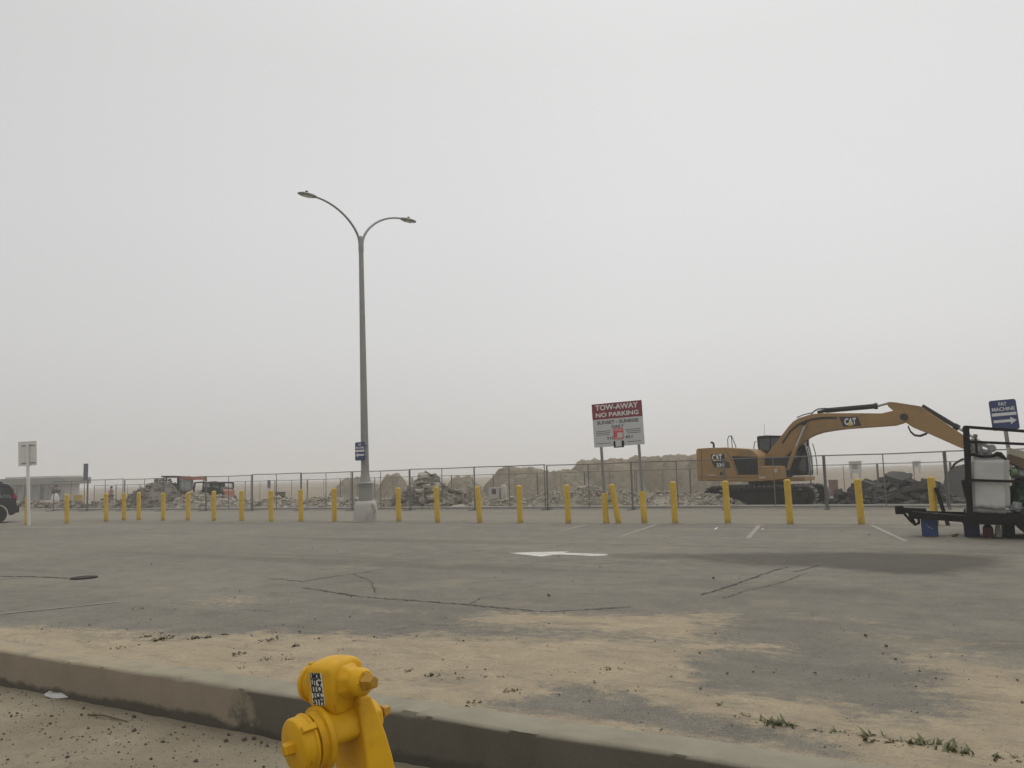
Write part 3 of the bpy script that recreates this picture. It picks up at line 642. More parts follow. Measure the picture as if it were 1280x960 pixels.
# sign seen from behind, left
SB = G(36, 657.3); e = empty('sign_post', SB, rad(8), 'grey sign seen from its back on a pale steel post', 'sign', tilt=(0, rad(-2.7)))
m = MB(); m.box((0, 0, 1.56), (.09, .09, 3.2)); m.build('post', M['signback'], e)
m = MB(); m.box((-.03, .06, 2.79), (.67, .008, .95)); m.build('panel', M['signback'], e)
m = MB()
for z in (2.42, 3.1): m.box((0, .05, z), (.5, .02, .04))
m.build('bracket', M['galv'], e)
def far_sign(px, base, dist_z, w, h, ztop, label, posts, txt):
    p = G(px, base, dist_z); e = empty('beach_sign', p, rad(-25), label, 'sign')
    m = MB(); m.box((0, -.04, ztop-h/2), (w, .02, h)); pn = m.build('panel', M['bluefar'], e)
    for x in posts:
        m = MB(); m.box((x, 0, ztop/2), (.06, .05, ztop)); m.build('post', M['fence'], e)
    m = MB()
    for i in range(txt): m.box((0, -.053, ztop-.15-h*.8*i/max(1, txt)), (w*.72, .003, .035))
    m.build('faded_lettering', M['greybag'], pn)
    return e
e = far_sign(106.5, 632, -.33, .60, 1.5, 3.85, 'tall narrow dark blue sign on two legs beyond the fence', (-.16, .2), 6)
m = MB(); m.box((0, 0, .05), (1.0, .5, .1)); m.build('base', M['black'], e)
far_sign(336.5, 623, -.33, .40, .78, 1.86, 'small dull blue sign on a thin post beyond the fence', (0,), 3)

# ---------------------------------------------------------------- fences
def fence_proto(wd, h, mains_r=.03, mid_r=.018, stand=True):
    e = empty('fence_panel')
    m = MB(); m.tube([(0, 0, -.02), (0, 0, h)], mains_r, 8); m.build('post', M['fence'], e, smooth=50)
    m = MB(); m.tube([(wd-.05, .0, .06), (wd-.05, 0, h)], mains_r*.7, 8); m.build('post', M['fence'], e, smooth=50)
    m = MB(); m.tube([(wd/2, 0, .08), (wd/2, 0, h)], mid_r, 6); m.build('middle_bar', M['fence'], e, smooth=50)
    m = MB(); m.tube([(0, 0, h), (wd*.3, 0, h-.008), (wd*.5, 0, h-.014), (wd*.75, 0, h-.008), (wd, 0, h)], .021, 6); m.build('top_rail', M['fence'], e, smooth=50)
    m = MB(); m.tube([(0, 0, .10), (wd, 0, .09)], .018, 6); m.build('bottom_rail', M['fence'], e, smooth=50)
    m = MB(); pz = .085; h0, h1 = .10, h; H_ = h1-h0; r = .0016
    def wire(a, b):
        a, b = Vector(a), Vector(b); d = (b-a).normalized(); n1 = Vector((0, 1, 0)); n2 = d.cross(n1)
        vs = [q+(n1*math.cos(t)+n2*math.sin(t))*r for q in (a, b) for t in (0, 2.094, 4.189)]
        m.add(vs, [(0, 1, 4, 3), (1, 2, 5, 4), (2, 0, 3, 5)])
    x = -H_
    while x < wd:
        a0, a1 = max(0, x), min(wd, x+H_)
        wire((a0, .001, h0+(a0-x)), (a1, .001, h0+(a1-x))); wire((a0, -.001, h1-(a0-x)), (a1, -.001, h1-(a1-x)))
        x += pz
    me = bpy.data.meshes.new('chain_link'); me.from_pydata(m.v, [], m.f); me.materials.append(M['wire'])
    o = bpy.data.objects.new('chain_link', me); col.objects.link(o); o.parent = e
    if stand:
        m = MB(); m.tube([(0, -.5, .03), (0, .4, .03)], .02, 6); m.box((0, 0, .05), (.09, .12, .08)); m.build('foot', M['fence'], e)
    return e
nodes = [1.95, -1.6, -5.22, -8.62, -12.17, -15.84, -19.25, -22.71, -26.05, -29.24, -32.6, -36.0, -39.49, -42.99, -46.4, -49.9]
FL = ['wire fence panel hidden in part by the loaded trailer', 'wire fence panel before the dark broken asphalt heap', 'wire fence panel across the excavator cab and track front', 'wire fence panel across the excavator counterweight', 'wire fence panel under and right of the tow-away sign board', 'wire fence panel just left of the tow-away sign', 'wire fence panel before the grey utility box', 'wire fence panel before the heap of grey slabs', 'wire fence panel just right of the lamp post base', 'wire fence panel just left of the lamp post base', 'wire fence panel before the small blue sign', 'wire fence panel right of the dark skid steer', 'wire fence panel before loader and skid steer', 'wire fence panel before the brown rubble heap', 'wire fence panel before the worker in the orange vest', 'wire fence panel between tall blue sign and pale signpost']
fp = fence_proto(3.45, 1.79)
for i in range(len(nodes)-1):
    o = fp if i == 0 else copy_tree(fp)
    wd = nodes[i]-nodes[i+1]; p = W(nodes[i+1], VF+random.uniform(-.06, .06), 0)
    o.location = p; o.rotation_euler = (rad(random.uniform(-.8, .8)), 0, -SITE); o.scale = (wd/3.45, 1, random.uniform(.99, 1.01))
    tag(o, FL[i], 'fence panel', 'temporary fence panels behind the bollards')
V2 = 46.0; fq = fence_proto(3.3, 1.83, stand=False)
FQ = {3: 'far chain link panel behind the excavator boom, on open sand', }
for i, u in enumerate(np.arange(1.0, -70, -3.3)):
    o = fq if i == 0 else copy_tree(fq)
    z = site_z(u, V2)+.02; o.location = W(u-3.3, V2+random.uniform(-.06, .06), z); o.rotation_euler = (rad(random.uniform(-.6, .6)), 0, -SITE)
    tag(o, 'far chain link panel of the second fence line, standing out on the sand', 'fence panel', 'second line of fence panels on the sand')

# ---------------------------------------------------------------- sand mounds (terrain)
def mound(px, Y, hw, hd, h, seed, plateau=0.0):
    u, v = toUV(G(px, 620, -.35)); 
    d = ray(px, 600); t = Y/d[1]; u, v = toUV((d[0]*t, Y)); 
    us = np.linspace(-hw*1.3, hw*1.3, 170); vs2 = np.linspace(-hd*1.3, hd*1.3, 100)
    Uq, Vq = np.meshgrid(us, vs2)
    rr = np.sqrt((Uq/hw)**2+(Vq/hd)**2) + (fbm(Uq*.45+seed*7, Vq*.45, 5, seed)-.5)*.40
    prof = np.clip(1-(rr-plateau)/(1-plateau), 0, 1); prof = .45*prof+.55*prof*prof*(3-2*prof)
    z = h*(prof*(.86+.28*fbm(Uq*.8, Vq*.8+seed, 4, seed+3))) + (fbm(Uq*1.6, Vq*2.2, 6, seed+5)-.5)*.6 + np.clip(prof*3, 0, 1)*(fbm(Uq*6, Vq*6, 4, seed+8)-.5)*.16*np.clip(prof*3, 0, 1) - .16
    us_, vs_2 = us, vs2
    o = grid_object('sand_mound', us_, vs_2, lambda a, b: z, M['mound']); o.location = W(u, v, -.40)
    tag(o, kind='structure')
mound(447, 66, 3.6, 3.0, 2.1, 1, .2); mound(492, 64, 2.5, 2.0, 2.2, 2, .2); mound(578, 60, 2.6, 2.0, 1.85, 3, .2)
mound(652, 60, 4.2, 3.0, 2.35, 4, .3); mound(700, 57, 3.6, 2.4, 2.15, 5, .2); mound(770, 58, 5.4, 3.5, 2.7, 6, .4); mound(838, 57, 5.2, 3.5, 2.8, 8, .45)
mound(905, 55, 4.5, 3.5, 2.5, 9, .35)

# ---------------------------------------------------------------- rubble
def heap_z(u, v, heaps):
    z = 0
    for (hu, hv, ru, rv, h) in heaps:
        q = 1-math.hypot((u-hu)/ru, (v-hv)/rv)
        if q > 0: z = max(z, h*min(1, q*1.25)**.9)
    return z
def rubble(name, label, heaps, n, smin, smax, mat, seed):
    R = random.Random(seed); m = MB(); tot = sum(a[2]*a[3] for a in heaps)
    for hp in heaps:                                            # core of the heap, then the lumps on it
        hu, hv, ru, rv, h = hp; P = []
        for i in range(6):
            t = i/5; ring = []
            for k in range(22):
                a = 2*math.pi*k/22; rr = (1-t)*(1+.15*math.sin(3*a+seed)+.1*math.sin(7*a))
                uu, vv = hu+ru*rr*.97*math.cos(a), hv+rv*rr*.97*math.sin(a)
                zz = site_z(uu, vv)-.1+max(0, heap_z(uu, vv, [hp])-.02)+R.uniform(-.05, .05)*(0 < i < 5); p = W(uu, vv, zz); ring.append(tuple(p))
            P.append(ring)
        P[-1] = [tuple(Vector(q)+Vector((.01*math.cos(k), .01*math.sin(k), 0))) for k, q in enumerate(P[-1])]
        m.loft(P)
        for i in range(int(n*hp[2]*hp[3]/tot)):
            a = R.uniform(0, 6.28); q = R.random()**.5*1.05; u, v = hp[0]+hp[2]*q*math.cos(a), hp[1]+hp[3]*q*math.sin(a)
            if v < VF+1.05: continue
            s = smin+(smax-smin)*R.random()**2.2; z = site_z(u, v)+heap_z(u, v, heaps)+s*R.uniform(-.15, .25)
            m.add(*chunk(R, W(u, v, z), s, .6))
    return tag(m.build(name, mat), label, 'rubble', kind='stuff')
def hp(px, v, wpx, dv, h):                   # a heap centred in column px at site depth v
    d = ray(px, 620); du, dv_ = toUV(d); t = v/dv_; u = du*t; k = math.hypot(*W(u, v)[:2])/1035
    return (u, v, wpx*k/.72, dv, h)
V0 = VF+2.6
rubble('rubble', 'long low bank of pale broken concrete behind the fence', [hp(300, V0, 40, 1.5, .55), hp(350, V0, 40, 1.5, .62), hp(405, V0, 40, 1.5, .6), hp(450, V0, 40, 1.4, .5), hp(490, V0, 30, 1.4, .45)], 2000, .05, .26, M['rubble'], 1)
rubble('rubble', 'pale concrete rubble piled below the skid steer', [hp(245, V0+.4, 32, 1.6, .95), hp(275, V0, 26, 1.5, .75)], 900, .05, .28, M['rubble'], 2)
rubble('rubble', 'brown dirt and rubble heap in front of the loader', [hp(203, V0+1.2, 30, 2.2, 1.75), hp(180, V0+.8, 24, 1.8, 1.15)], 700, .06, .32, M['rubbled'], 3)
rubble('rubble', 'tall heap of grey concrete slabs right of the lamp post', [hp(535, V0+.5, 27, 2.0, 1.5), hp(565, V0+.2, 24, 1.6, .8), hp(512, V0+.2, 20, 1.5, .7)], 620, .09, .48, M['rubbled'], 4)
rubble('rubble', 'low scattered concrete rubble before the grey utility box', [hp(610, V0, 30, 1.3, .42), hp(645, V0, 30, 1.3, .45)], 800, .045, .2, M['rubble'], 5)
rubble('rubble', 'pale bank of broken concrete behind the tow-away sign', [hp(690, V0+.2, 36, 1.5, .68), hp(735, V0+.4, 40, 1.7, .88), hp(775, V0+.2, 36, 1.5, .72), hp(835, V0+.2, 50, 1.5, .62), hp(880, V0+1.2, 40, 1.4, .5)], 3600, .04, .17, M['rubble'], 6)
rubble('rubble', 'dark broken asphalt heap between excavator and bucket', [hp(1090, VF+2.6, 30, 1.5, .85), hp(1125, VF+2.7, 34, 1.5, 1.0), hp(1160, VF+2.6, 26, 1.4, .75), hp(1060, VF+2.5, 22, 1.2, .45)], 560, .08, .42, M['oldasphalt'], 7)
rubble('rubble', 'low dark dirt bank at the far end of the fence', [hp(135, V0+.4, 30, 1.6, .62), hp(85, V0+.6, 36, 1.6, .55), hp(40, V0+.6, 30, 1.6, .6)], 520, .08, .35, M['rubbled'], 8)
# the big slabs are things of their own
def slab_mesh(R, a, b, c, mat):
    n = R.randint(5, 7); P = [(a/2*R.uniform(.75, 1.1)*math.cos(2*math.pi*k/n+R.uniform(-.2, .2)), b/2*R.uniform(.75, 1.1)*math.sin(2*math.pi*k/n+R.uniform(-.2, .2))) for k in range(n)]
    m = MB(); m.loft([[(x, y, -c/2) for x, y in P], [(x*R.uniform(.94, 1.02), y*R.uniform(.94, 1.02), c/2) for x, y in P]]); return m.mesh('concrete_slab', mat)
R = random.Random(11)
slabs_c = [slab_mesh(R, R.uniform(.6, 1.0), R.uniform(.5, .8), R.uniform(.10, .16), M['rubble']) for i in range(5)]
slabs_d = [slab_mesh(R, R.uniform(.7, 1.1), R.uniform(.5, .8), R.uniform(.13, .2), M['oldasphalt']) for i in range(4)]
def put_slab(name, me, px, v, h, tx, ty, rz, label, group, sc_=1.0):
    d = ray(px, 620); du, dv_ = toUV(d); t = v/dv_; u = du*t
    o = bpy.data.objects.new(name, me); col.objects.link(o); o.location = W(u, v, site_z(u, v)+h); o.rotation_euler = (tx, ty, rz); o.scale = (sc_,)*3
    tag(o, label, 'slab', group)
SH = [hp(535, V0+.5, 27, 2.0, 1.5), hp(565, V0+.2, 24, 1.6, .8), hp(512, V0+.2, 20, 1.5, .7)]
for i in range(26):
    px = R.gauss(540, 17); v = V0+.3-R.uniform(.1, 1.5); d = ray(px, 620); du, dv_ = toUV(d); u = du*v/dv_
    put_slab('concrete_slab', slabs_c[i % 5], px, v, heap_z(u, v, SH)+R.uniform(.0, .15), R.uniform(-.35, .35), R.uniform(-.35, .35), R.uniform(0, 6), 'broken concrete slab lying on the tall grey heap right of the lamp post', 'slabs on the tall grey heap', R.uniform(.7, 1.1))
for k in range(5):
    put_slab('concrete_slab', slabs_c[k], 593+R.uniform(-3, 3), V0+3, .30+.17*k, R.uniform(-.05, .05), R.uniform(-.05, .05), R.uniform(0, 6), ['bottom slab of the small flat stack right of the tall heap', 'second slab up in the small flat stack', 'middle slab of the small flat stack', 'fourth slab up in the small flat stack', 'top slab of the small flat stack right of the tall heap'][k], 'slabs in the small flat stack', 1.25)
AH = [hp(1090, VF+2.6, 30, 1.5, .85), hp(1125, VF+2.7, 34, 1.5, 1.0), hp(1160, VF+2.6, 26, 1.4, .75)]
for i, (px, v, h, s) in enumerate([(1126, VF+2.4, 1.02, 1.25), (1112, VF+2.6, .95, 1.0), (1098, VF+2.2, .72, .9), (1085, VF+2.2, .55, .8), (1140, VF+2.0, .6, 1.1), (1152, VF+2.3, .72, 1.0), (1165, VF+2.6, .8, 1.0), (1075, VF+2, .4, .8), (1130, VF+1.7, .35, .9), (1106, VF+1.7, .35, .9)]):
    put_slab('asphalt_slab', slabs_d[i % 4], px, v, h, R.uniform(-.3, .3), R.uniform(-.3, .3), R.uniform(0, 6), 'thick flat dark asphalt slab topping the dark heap' if i == 0 else 'broken dark asphalt slab lying in the dark heap beside the bucket', 'slabs in the dark asphalt heap', s)

# ---------------------------------------------------------------- excavator
EO = G(945, 632.5, -.05); eo = Frame((EO.x, EO.y, -.05), -SITE)
EO2 = Vector((EO.x, EO.y, -.05)) + Vector((eo.y[0], eo.y[1], 0))*1.55
EX = Frame(EO2, -SITE); ex = empty('excavator', EO2, -SITE, 'yellow tracked excavator with its boom reaching over the dark heap', 'excavator')
xl = EX.L(879.5, 618, -1.55)[0]; xr = EX.L(1019, 617, -1.55)[0]; zt = EX.L(945, 608.6, -1.55)[1]
TL, TH = xr-xl, max(.6, zt); xc = (xl+xr)/2; rr = TH/2
def loop_pts(L, H, n=14, inset=0.0):
    r = H/2-inset; l = L/2-H/2; P = []
    for k in range(n): a = -math.pi/2+math.pi*k/(n-1); P.append((l+r*math.cos(a), H/2+r*math.sin(a)))
    for k in range(n): a = math.pi/2+math.pi*k/(n-1); P.append((-l+r*math.cos(a), H/2+r*math.sin(a)))
    return P
for sg in (-1, 1):
    y0, y1 = sorted((sg*1.55, sg*.95)); outer = loop_pts(TL, TH, 14, .03); inner = loop_pts(TL, TH, 14, .11); n = len(outer)
    m = MB(); vs = [(xc+p[0], y, p[1]) for y in (y0, y1) for q in (outer, inner) for p in q]
    fs = []
    for i in range(n):
        j = (i+1) % n
        fs += [(i, j, n*2+j, n*2+i), (n+i, n*3+i, n*3+j, n+j), (i, n+i, n+j, j), (n*2+i, n*2+j, n*3+j, n*3+i)]
    m.add(vs, fs); tr = m.build('track', M['track'], ex, smooth=40)
    m = MB(); per = 2*(TL-TH)+math.pi*TH; N_ = 50
    for kk in range(N_):
        d = per*kk/N_; l = TL-TH; r = TH/2
        if d < l: p, t = (-l/2+d, 0), 0
        elif d < l+math.pi*r: a = -math.pi/2+(d-l)/r; p, t = (l/2+r*math.cos(a), r+r*math.sin(a)), a+math.pi/2
        elif d < 2*l+math.pi*r: p, t = (l/2-(d-l-math.pi*r), TH), math.pi
        else: a = math.pi/2+(d-2*l-math.pi*r)/r; p, t = (-l/2+r*math.cos(a), r+r*math.sin(a)), a+math.pi/2
        rot = Matrix.Rotation(-t, 3, 'Y')
        m.box((xc+p[0], (y0+y1)/2, p[1]+.0), (.13, .62, .035), rot); m.box(Vector((xc+p[0], (y0+y1)/2, p[1]))+rot @ Vector((.03, 0, -.025)), (.025, .62, .05), rot)
    m.build('track_shoe', M['grouser'], tr)
    m = MB(); ym = (y0+y1)/2; m.box((xc, ym, TH*.52), (TL-TH*1.0, .36, TH*.42)); m.box((xc, ym, .22), (TL-TH*.9, .34, .20)); m.box((xc, sg*1.42, TH*.6), (TL-TH*1.5, .05, TH*.24))
    for q in np.linspace(-.38, .38, 7): m.lathe([(.13, -.2), (.13, .2)], 14, Matrix.Translation((xc+q*TL*.95, ym, .22)) @ Matrix.Rotation(rad(90), 4, 'X'))
    m.build('track_frame', M['track'], ex)
    for sx in (-1, 1):
        m = MB(); Mx = Matrix.Translation((xc+sx*(TL-TH)/2, ym, TH/2)) @ Matrix.Rotation(rad(90), 4, 'X')
        m.lathe([(.08, -.3), (.12, -.28), (.14, -.2), (TH*.36, -.17), (TH*.385, -.1), (TH*.385, .1), (TH*.36, .17), (.14, .2), (.12, .28), (.08, .3)], 20, Mx); m.build('sprocket' if sx < 0 else 'idler_wheel', M['track'], ex, smooth=30)
m = MB(); zz = EX.L(955, 602, -.9)[1]
m.box((xc+.1, 0, TH*.62), (1.9, 1.9, .4)); m.lathe([(.75, TH*.75), (.8, TH*.8), (.8, zz+.12)], 28, Matrix.Translation((xc+.1, 0, 0))); m.build('turntable', M['track'], ex, smooth=30)
YN = -1.38
body = [(869.8, 563), (871.5, 560.6), (885, 559.8), (906, 559.2), (937, 561.4), (941, 563.5), (946, 567.5), (949, 571), (950, 601.5), (940, 602.2), (873, 601), (871.5, 599)]
bp = EX.LL(body, YN)
m = MB(); m.prism(bp, YN, 1.38); hs = m.build('house', M['cat'], ex, bevel=.06, seg=3)
# panel seams, rear grab bar and vents on the near flank
def flank(name, pts, mat, th=.015, y=YN, par=None): 
    m = MB(); m.prism(EX.LL(pts, y), y-th, y+.004); return m.build(name, mat, par or ex)
flank('vent_panel', [(914.8, 570.2), (947, 571), (947.6, 593.3), (923.3, 593.3)], M['cab'], .012, par=hs)
m = MB()
for k in range(6):
    a, b = EX.L(919+k*.9, 574+k*3.0, YN); a2, b2 = EX.L(946, 574+k*3.0, YN); m.box(((a+a2)/2, YN-.02, (b+b2)/2), (a2-a, .012, .02))
m.build('louvre', M['black'], hs)
flank('seam', [(876.3, 561.5), (876.8, 561.5), (878, 600), (877.5, 600)], M['cab'], .004, par=hs); flank('seam', [(905.5, 560.5), (906, 560.5), (912, 570), (923, 594), (922.4, 594), (911.4, 570)], M['cab'], .004, par=hs)
flank('seam', [(873, 596), (950, 597), (950, 597.4), (873, 596.4)], M['cab'], .004, par=hs)
flank('latch', [(900, 590.2), (904, 590.3), (904, 593.7), (900, 593.7)], M['cab'], .02, par=hs); flank('nameplate', [(884, 593), (895, 593.3), (895, 594.6), (884, 594.3)], M['boardtop'], .008, par=hs)
dc = flank('decal', [(888.8, 567.6), (904.8, 567.4), (907, 576), (912.2, 578.5), (912.8, 585), (893.2, 584.2), (889.6, 577)], M['decal'], .010, par=hs)
a = EX.L(896.5, 572.4, YN); b = EX.L(890.5, 572.4, YN); c_ = EX.L(902.5, 572.4, YN)
text('CAT', .36, M['white2'], dc, face_front(a[0], YN-.016, a[1]), width=c_[0]-b[0], bold=.03)
t = EX.L(896.6, 575.2, YN); m = MB(); m.prism([(t[0]-.11, t[1]-.03), (t[0]+.11, t[1]-.03), (t[0], t[1]+.13)], YN-.022, YN-.018); m.build('triangle', M['yellow'], dc)
a = EX.L(900.5, 581.5, YN); text('330', .2, M['white2'], dc, face_front(a[0], YN-.016, a[1]), width=.30, bold=.02)
# side walkway boxes
tb = EX.LL([(947.5, 583.2), (949, 582.6), (974, 582.4), (976, 584), (977.3, 599.3), (948, 602)], -1.45); m = MB(); m.prism(tb, -1.45, -.55); tbx = m.build('tool_box', M['cat'], ex, bevel=.03)
a0, a1 = EX.L(949, 596.2, -1.45), EX.L(957, 597.6, -1.45); m = MB(); m.box(((a0[0]+a1[0])/2, -1.455, (a0[1]+a1[1])/2), (a1[0]-a0[0], .012, .07)); m.build('label_plate', M['boardtop'], tbx)
a0, a1 = EX.L(967, 586, -1.45), EX.L(972, 590.5, -1.45); m = MB(); m.box(((a0[0]+a1[0])/2, -1.455, (a0[1]+a1[1])/2), (a1[0]-a0[0], .012, a0[1]-a1[1])); m.build('warning_label', M['boardtop'], tbx)
dk = EX.LL([(948, 571), (985, 572), (985, 597), (948, 597)], -.5); m = MB(); m.prism(dk, -.5, .34); m.build('center_deck', M['cab'], ex, bevel=.03)
m = MB(); z = EX.L(960, 600, -1.3)[1]; x0, x1 = EX.L(946, 599, -1.3)[0], EX.L(1012, 597, .3)[0]; m.box(((x0+x1)/2, 0.3, z), (x1-x0, 2.1, .16)); m.build('platform', M['cat'], ex, bevel=.02)
m = MB(); p = EX.L(892.3, 558.5, -.5); m.tube([(p[0], -.5, p[1]-.1), (p[0], -.5, p[1]+.1), (p[0]-.03, -.5, p[1]+.17), (p[0]-.12, -.5, p[1]+.19)], .045, 8); m.build('exhaust_pipe', M['cab'], ex, smooth=60)
m = MB()
for yb in (-1.2, -.7):
    q = [EX.L(x, y, yb) for x, y in ((910.3, 565), (909.6, 549), (911, 545), (914, 544.7), (916.5, 550), (919.5, 557), (921, 566))]; m.tube([(p[0], yb, p[1]) for p in q], .016, 6)
    q = [EX.L(x, y, yb) for x, y in ((914.2, 545.5), (916, 566))]; m.tube([(p[0], yb, p[1]) for p in q], .016, 6)
q = EX.L(911, 545, -1.2); m.tube([(q[0], -1.2, q[1]), (q[0], -.7, q[1])], .014, 6); m.build('guard_rail', M['cab'], ex, smooth=60)
# cab on the far side
C0, C1 = .36, 1.36
cp_ = EX.LL([(945.8, 546.5), (947, 545), (958, 544), (985, 544.6), (996, 548.5), (1002.5, 552.5), (1006, 557), (1009.3, 572), (1010.8, 594), (958, 596), (953, 575), (949, 567), (946.8, 558)], C0)
m = MB(); m.prism(cp_, C0, C1); cb = m.build('cab', M['cab'], ex, bevel=.04)
def cabwin(pts, y, par): m = MB(); m.prism(EX.LL(pts, y), y-.008, y+.008); return m.build('window', M['glass'], par)
cabwin([(949, 548.5), (962, 547.6), (962, 566.5), (952, 566.5), (949.5, 558)], C0, cb); cabwin([(964, 547.6), (984, 547.8), (988, 566.5), (964, 566.5)], C0, cb); cabwin([(986, 548.5), (996, 551.5), (1003, 556.5), (1007, 572), (1007.6, 589), (990, 589.5)], C0, cb)
wx = EX.LL([(1004.2, 555), (1006.8, 559), (1010, 572), (1011.2, 590)], C0)
m = MB(); m.loft([[(x, C0+.07, z) for x, z in wx]+[(x-.03, C0+.07, z) for x, z in wx[::-1]], [(x, C1-.07, z) for x, z in wx]+[(x-.03, C1-.07, z) for x, z in wx[::-1]]]); m.build('windshield', M['glass'], cb)
m = MB()
for yb in (C0+.0, C1): 
    q = EX.LL([(1007, 554), (1010.5, 566), (1012.5, 580), (1013, 594)], C0); m.tube([(p[0]+.08, yb, p[1]) for p in q], .018, 6)
m.build('guard_bar', M['cab'], cb, smooth=60)
q = EX.L(1009, 553.5, C0); m = MB(); m.box((q[0]+.05, C0-.12, q[1]), (.06, .22, .30)); m.tube([(q[0]-.1, C0, q[1]+.05), (q[0]+.05, C0-.1, q[1]+.1)], .012, 6); m.build('mirror', M['cab'], ex)
q = EX.LL([(943.3, 566), (942.2, 560), (943.8, 552), (945.5, 551.5)], C0); m = MB(); m.tube([(p[0], C0, p[1]) for p in q], .018, 6); m.build('hand_rail', M['cab'], ex, smooth=60)
q = EX.LL([(956, 545), (956, 530)], .9); m = MB(); m.tube([(q[0][0], .9, q[0][1]), (q[0][0], .9, q[1][1])], .006, 5); m.build('antenna', M['cab'], ex)
# boom / stick / bucket, traced on their own planes
BY = .26
boom = [(953, 577), (957, 569.5), (965, 559.5), (973, 549.2), (985.8, 532.6), (991, 527), (998, 522.6), (1013, 517.8), (1027.5, 516.4), (1060, 516.3), (1102, 516.6), (1115.6, 513.4), (1126, 514), (1133, 520), (1133, 526.5), (1128, 529), (1118, 531.8), (1080, 534.5), (1058.8, 536), (1040, 538.4), (1027.5, 540.6), (1018, 543.6), (1010.8, 547), (1002.5, 553.5), (990, 563.5), (978, 573.5), (968, 580), (956, 581)]
m = MB(); m.prism(EX.LL(boom, -BY), -BY, BY); bo = m.build('boom', M['cat'], ex, bevel=.025)
dc = flank('decal', [(1048.7, 520.8), (1072.2, 520.9), (1076.7, 532.2), (1053.8, 533.6)], M['decal'], .010, -BY, bo)
a, b, c_ = EX.L(1063, 527.2, -BY), EX.L(1056, 527, -BY), EX.L(1070.8, 527, -BY); text('CAT', .34, M['white2'], dc, face_front(a[0], -BY-.016, a[1]), width=c_[0]-b[0], bold=.03)
m = MB(); m.prism([(a[0]-.1, a[1]-.15), (a[0]+.1, a[1]-.15), (a[0], a[1]+.0)], -BY-.024, -BY-.019); m.build('triangle', M['yellow'], dc)
def pin(px, py, y0, y1, r, name, mat, par=None):
    q = EX.L(px, py, (y0+y1)/2); m = MB(); m.lathe([(r, y0), (r, y1)], 16, Matrix.Translation((q[0], 0, q[1])) @ Matrix.Rotation(rad(-90), 4, 'X')); return m.build(name, mat, par or ex, smooth=40, bevel=.01)
for y in (-.42, .42):
    p0, p1, p2 = EX.L(984, 587, y), EX.L(995.5, 558, y), EX.L(1007.6, 529.5, y)
    m = MB(); m.tube([(p0[0], y, p0[1]), (p1[0], y, p1[1])], .085, 12); bc = m.build('boom_cylinder', M['cat'], ex, smooth=50)
    m = MB(); m.tube([(p1[0], y, p1[1]), (p2[0], y, p2[1])], .05, 10); m.build('piston_rod', M['chrome'], bc, smooth=50)
pin(1007.6, 529.5, -.5, .5, .09, 'pivot_pin', M['cab']); pin(1025, 528, -BY-.02, BY+.02, .06, 'pivot_pin', M['cat'])
p0, p1, p2, p3 = EX.L(1022, 515.5, 0), EX.L(1032, 513.2, 0), EX.L(1097, 507.4, 0), EX.L(1109.5, 504, 0)
m = MB(); m.tube([(p1[0], 0, p1[1]), (p2[0], 0, p2[1])], .10, 14); m.tube([(p0[0], 0, p0[1]), (p1[0], 0, p1[1])], .07, 10); q = EX.L(1093, 507.8, 0); m.tube([(q[0], 0, q[1]), (p2[0], 0, p2[1])], .125, 14); sy = m.build('stick_cylinder', M['cab'], ex, smooth=50)
m = MB(); m.tube([(p2[0], 0, p2[1]), (p3[0], 0, p3[1])], .055, 10); m.build('piston_rod', M['chrome'], sy, smooth=50)
m = MB()
for y, dy in ((-.18, 0), (-.1, .4)):
    q = EX.LL([(1014, 517.5+dy), (1018, 513.5+dy), (1023, 511+dy), (1032, 510.4+dy), (1042, 511.4+dy), (1052, 511+dy)], y); m.tube([(p[0], y, p[1]) for p in q], .022, 6)
q = EX.LL([(996, 523), (1004, 519.5), (1014, 517)], -.2); m.tube([(p[0], -.2, p[1]+.03) for p in q], .022, 6)
for dy in (2.2, 3.6):
    q = EX.LL([(978, 551+dy), (988, 536+dy), (999, 527+dy), (1014, 521.3+dy), (1028, 519.4+dy), (1046, 519.2+dy)], -BY); m.tube([(p[0], -BY-.03, p[1]) for p in q], .016, 5)
m.build('hose', M['cab'], ex, smooth=60)
SYH = .21
stick = [(1108.2, 503.6), (1111, 502.2), (1118, 502.6), (1135, 505.2), (1150, 507.6), (1153, 509), (1178, 526), (1203, 543), (1226, 557), (1229, 561), (1226, 566), (1220, 567), (1200, 559.5), (1186.7, 553.6), (1163.8, 543.4), (1150, 538), (1141, 534.2), (1131.7, 528), (1124.5, 520), (1116, 513), (1110, 508)]
m = MB(); m.prism(EX.LL(stick, -SYH), -SYH, SYH); m.build('stick', M['cat'], ex, bevel=.025)
pin(1131, 521.5, -BY-.08, BY+.08, .13, 'pivot_pin', M['cab'])
p0, p1, p2 = EX.L(1153, 511.5, 0), EX.L(1199, 536.8, 0), EX.L(1230, 555, 0)
m = MB(); m.tube([(p0[0], 0, p0[1]+.12), (p1[0], 0, p1[1]+.04)], .085, 14); q = EX.L(1193, 533.5, 0); m.tube([(q[0], 0, q[1]+.05), (p1[0], 0, p1[1]+.04)], .11, 14); bcy = m.build('bucket_cylinder', M['cab'], ex, smooth=50)
m = MB(); m.tube([(p1[0], 0, p1[1]+.04), (p2[0], 0, p2[1])], .05, 10); m.build('piston_rod', M['chrome'], bcy, smooth=50)
m = MB()
for y in (-.3, .3):
    for a_, b_ in (((1213, 550), (1240, 560)), ((1240, 561), (1228, 583))):
        p, q = EX.L(*a_, y), EX.L(*b_, y); m.bar((p[0], y, p[1]), (q[0], y, q[1]), .05, .13)
m.build('linkage', M['galv'], ex)
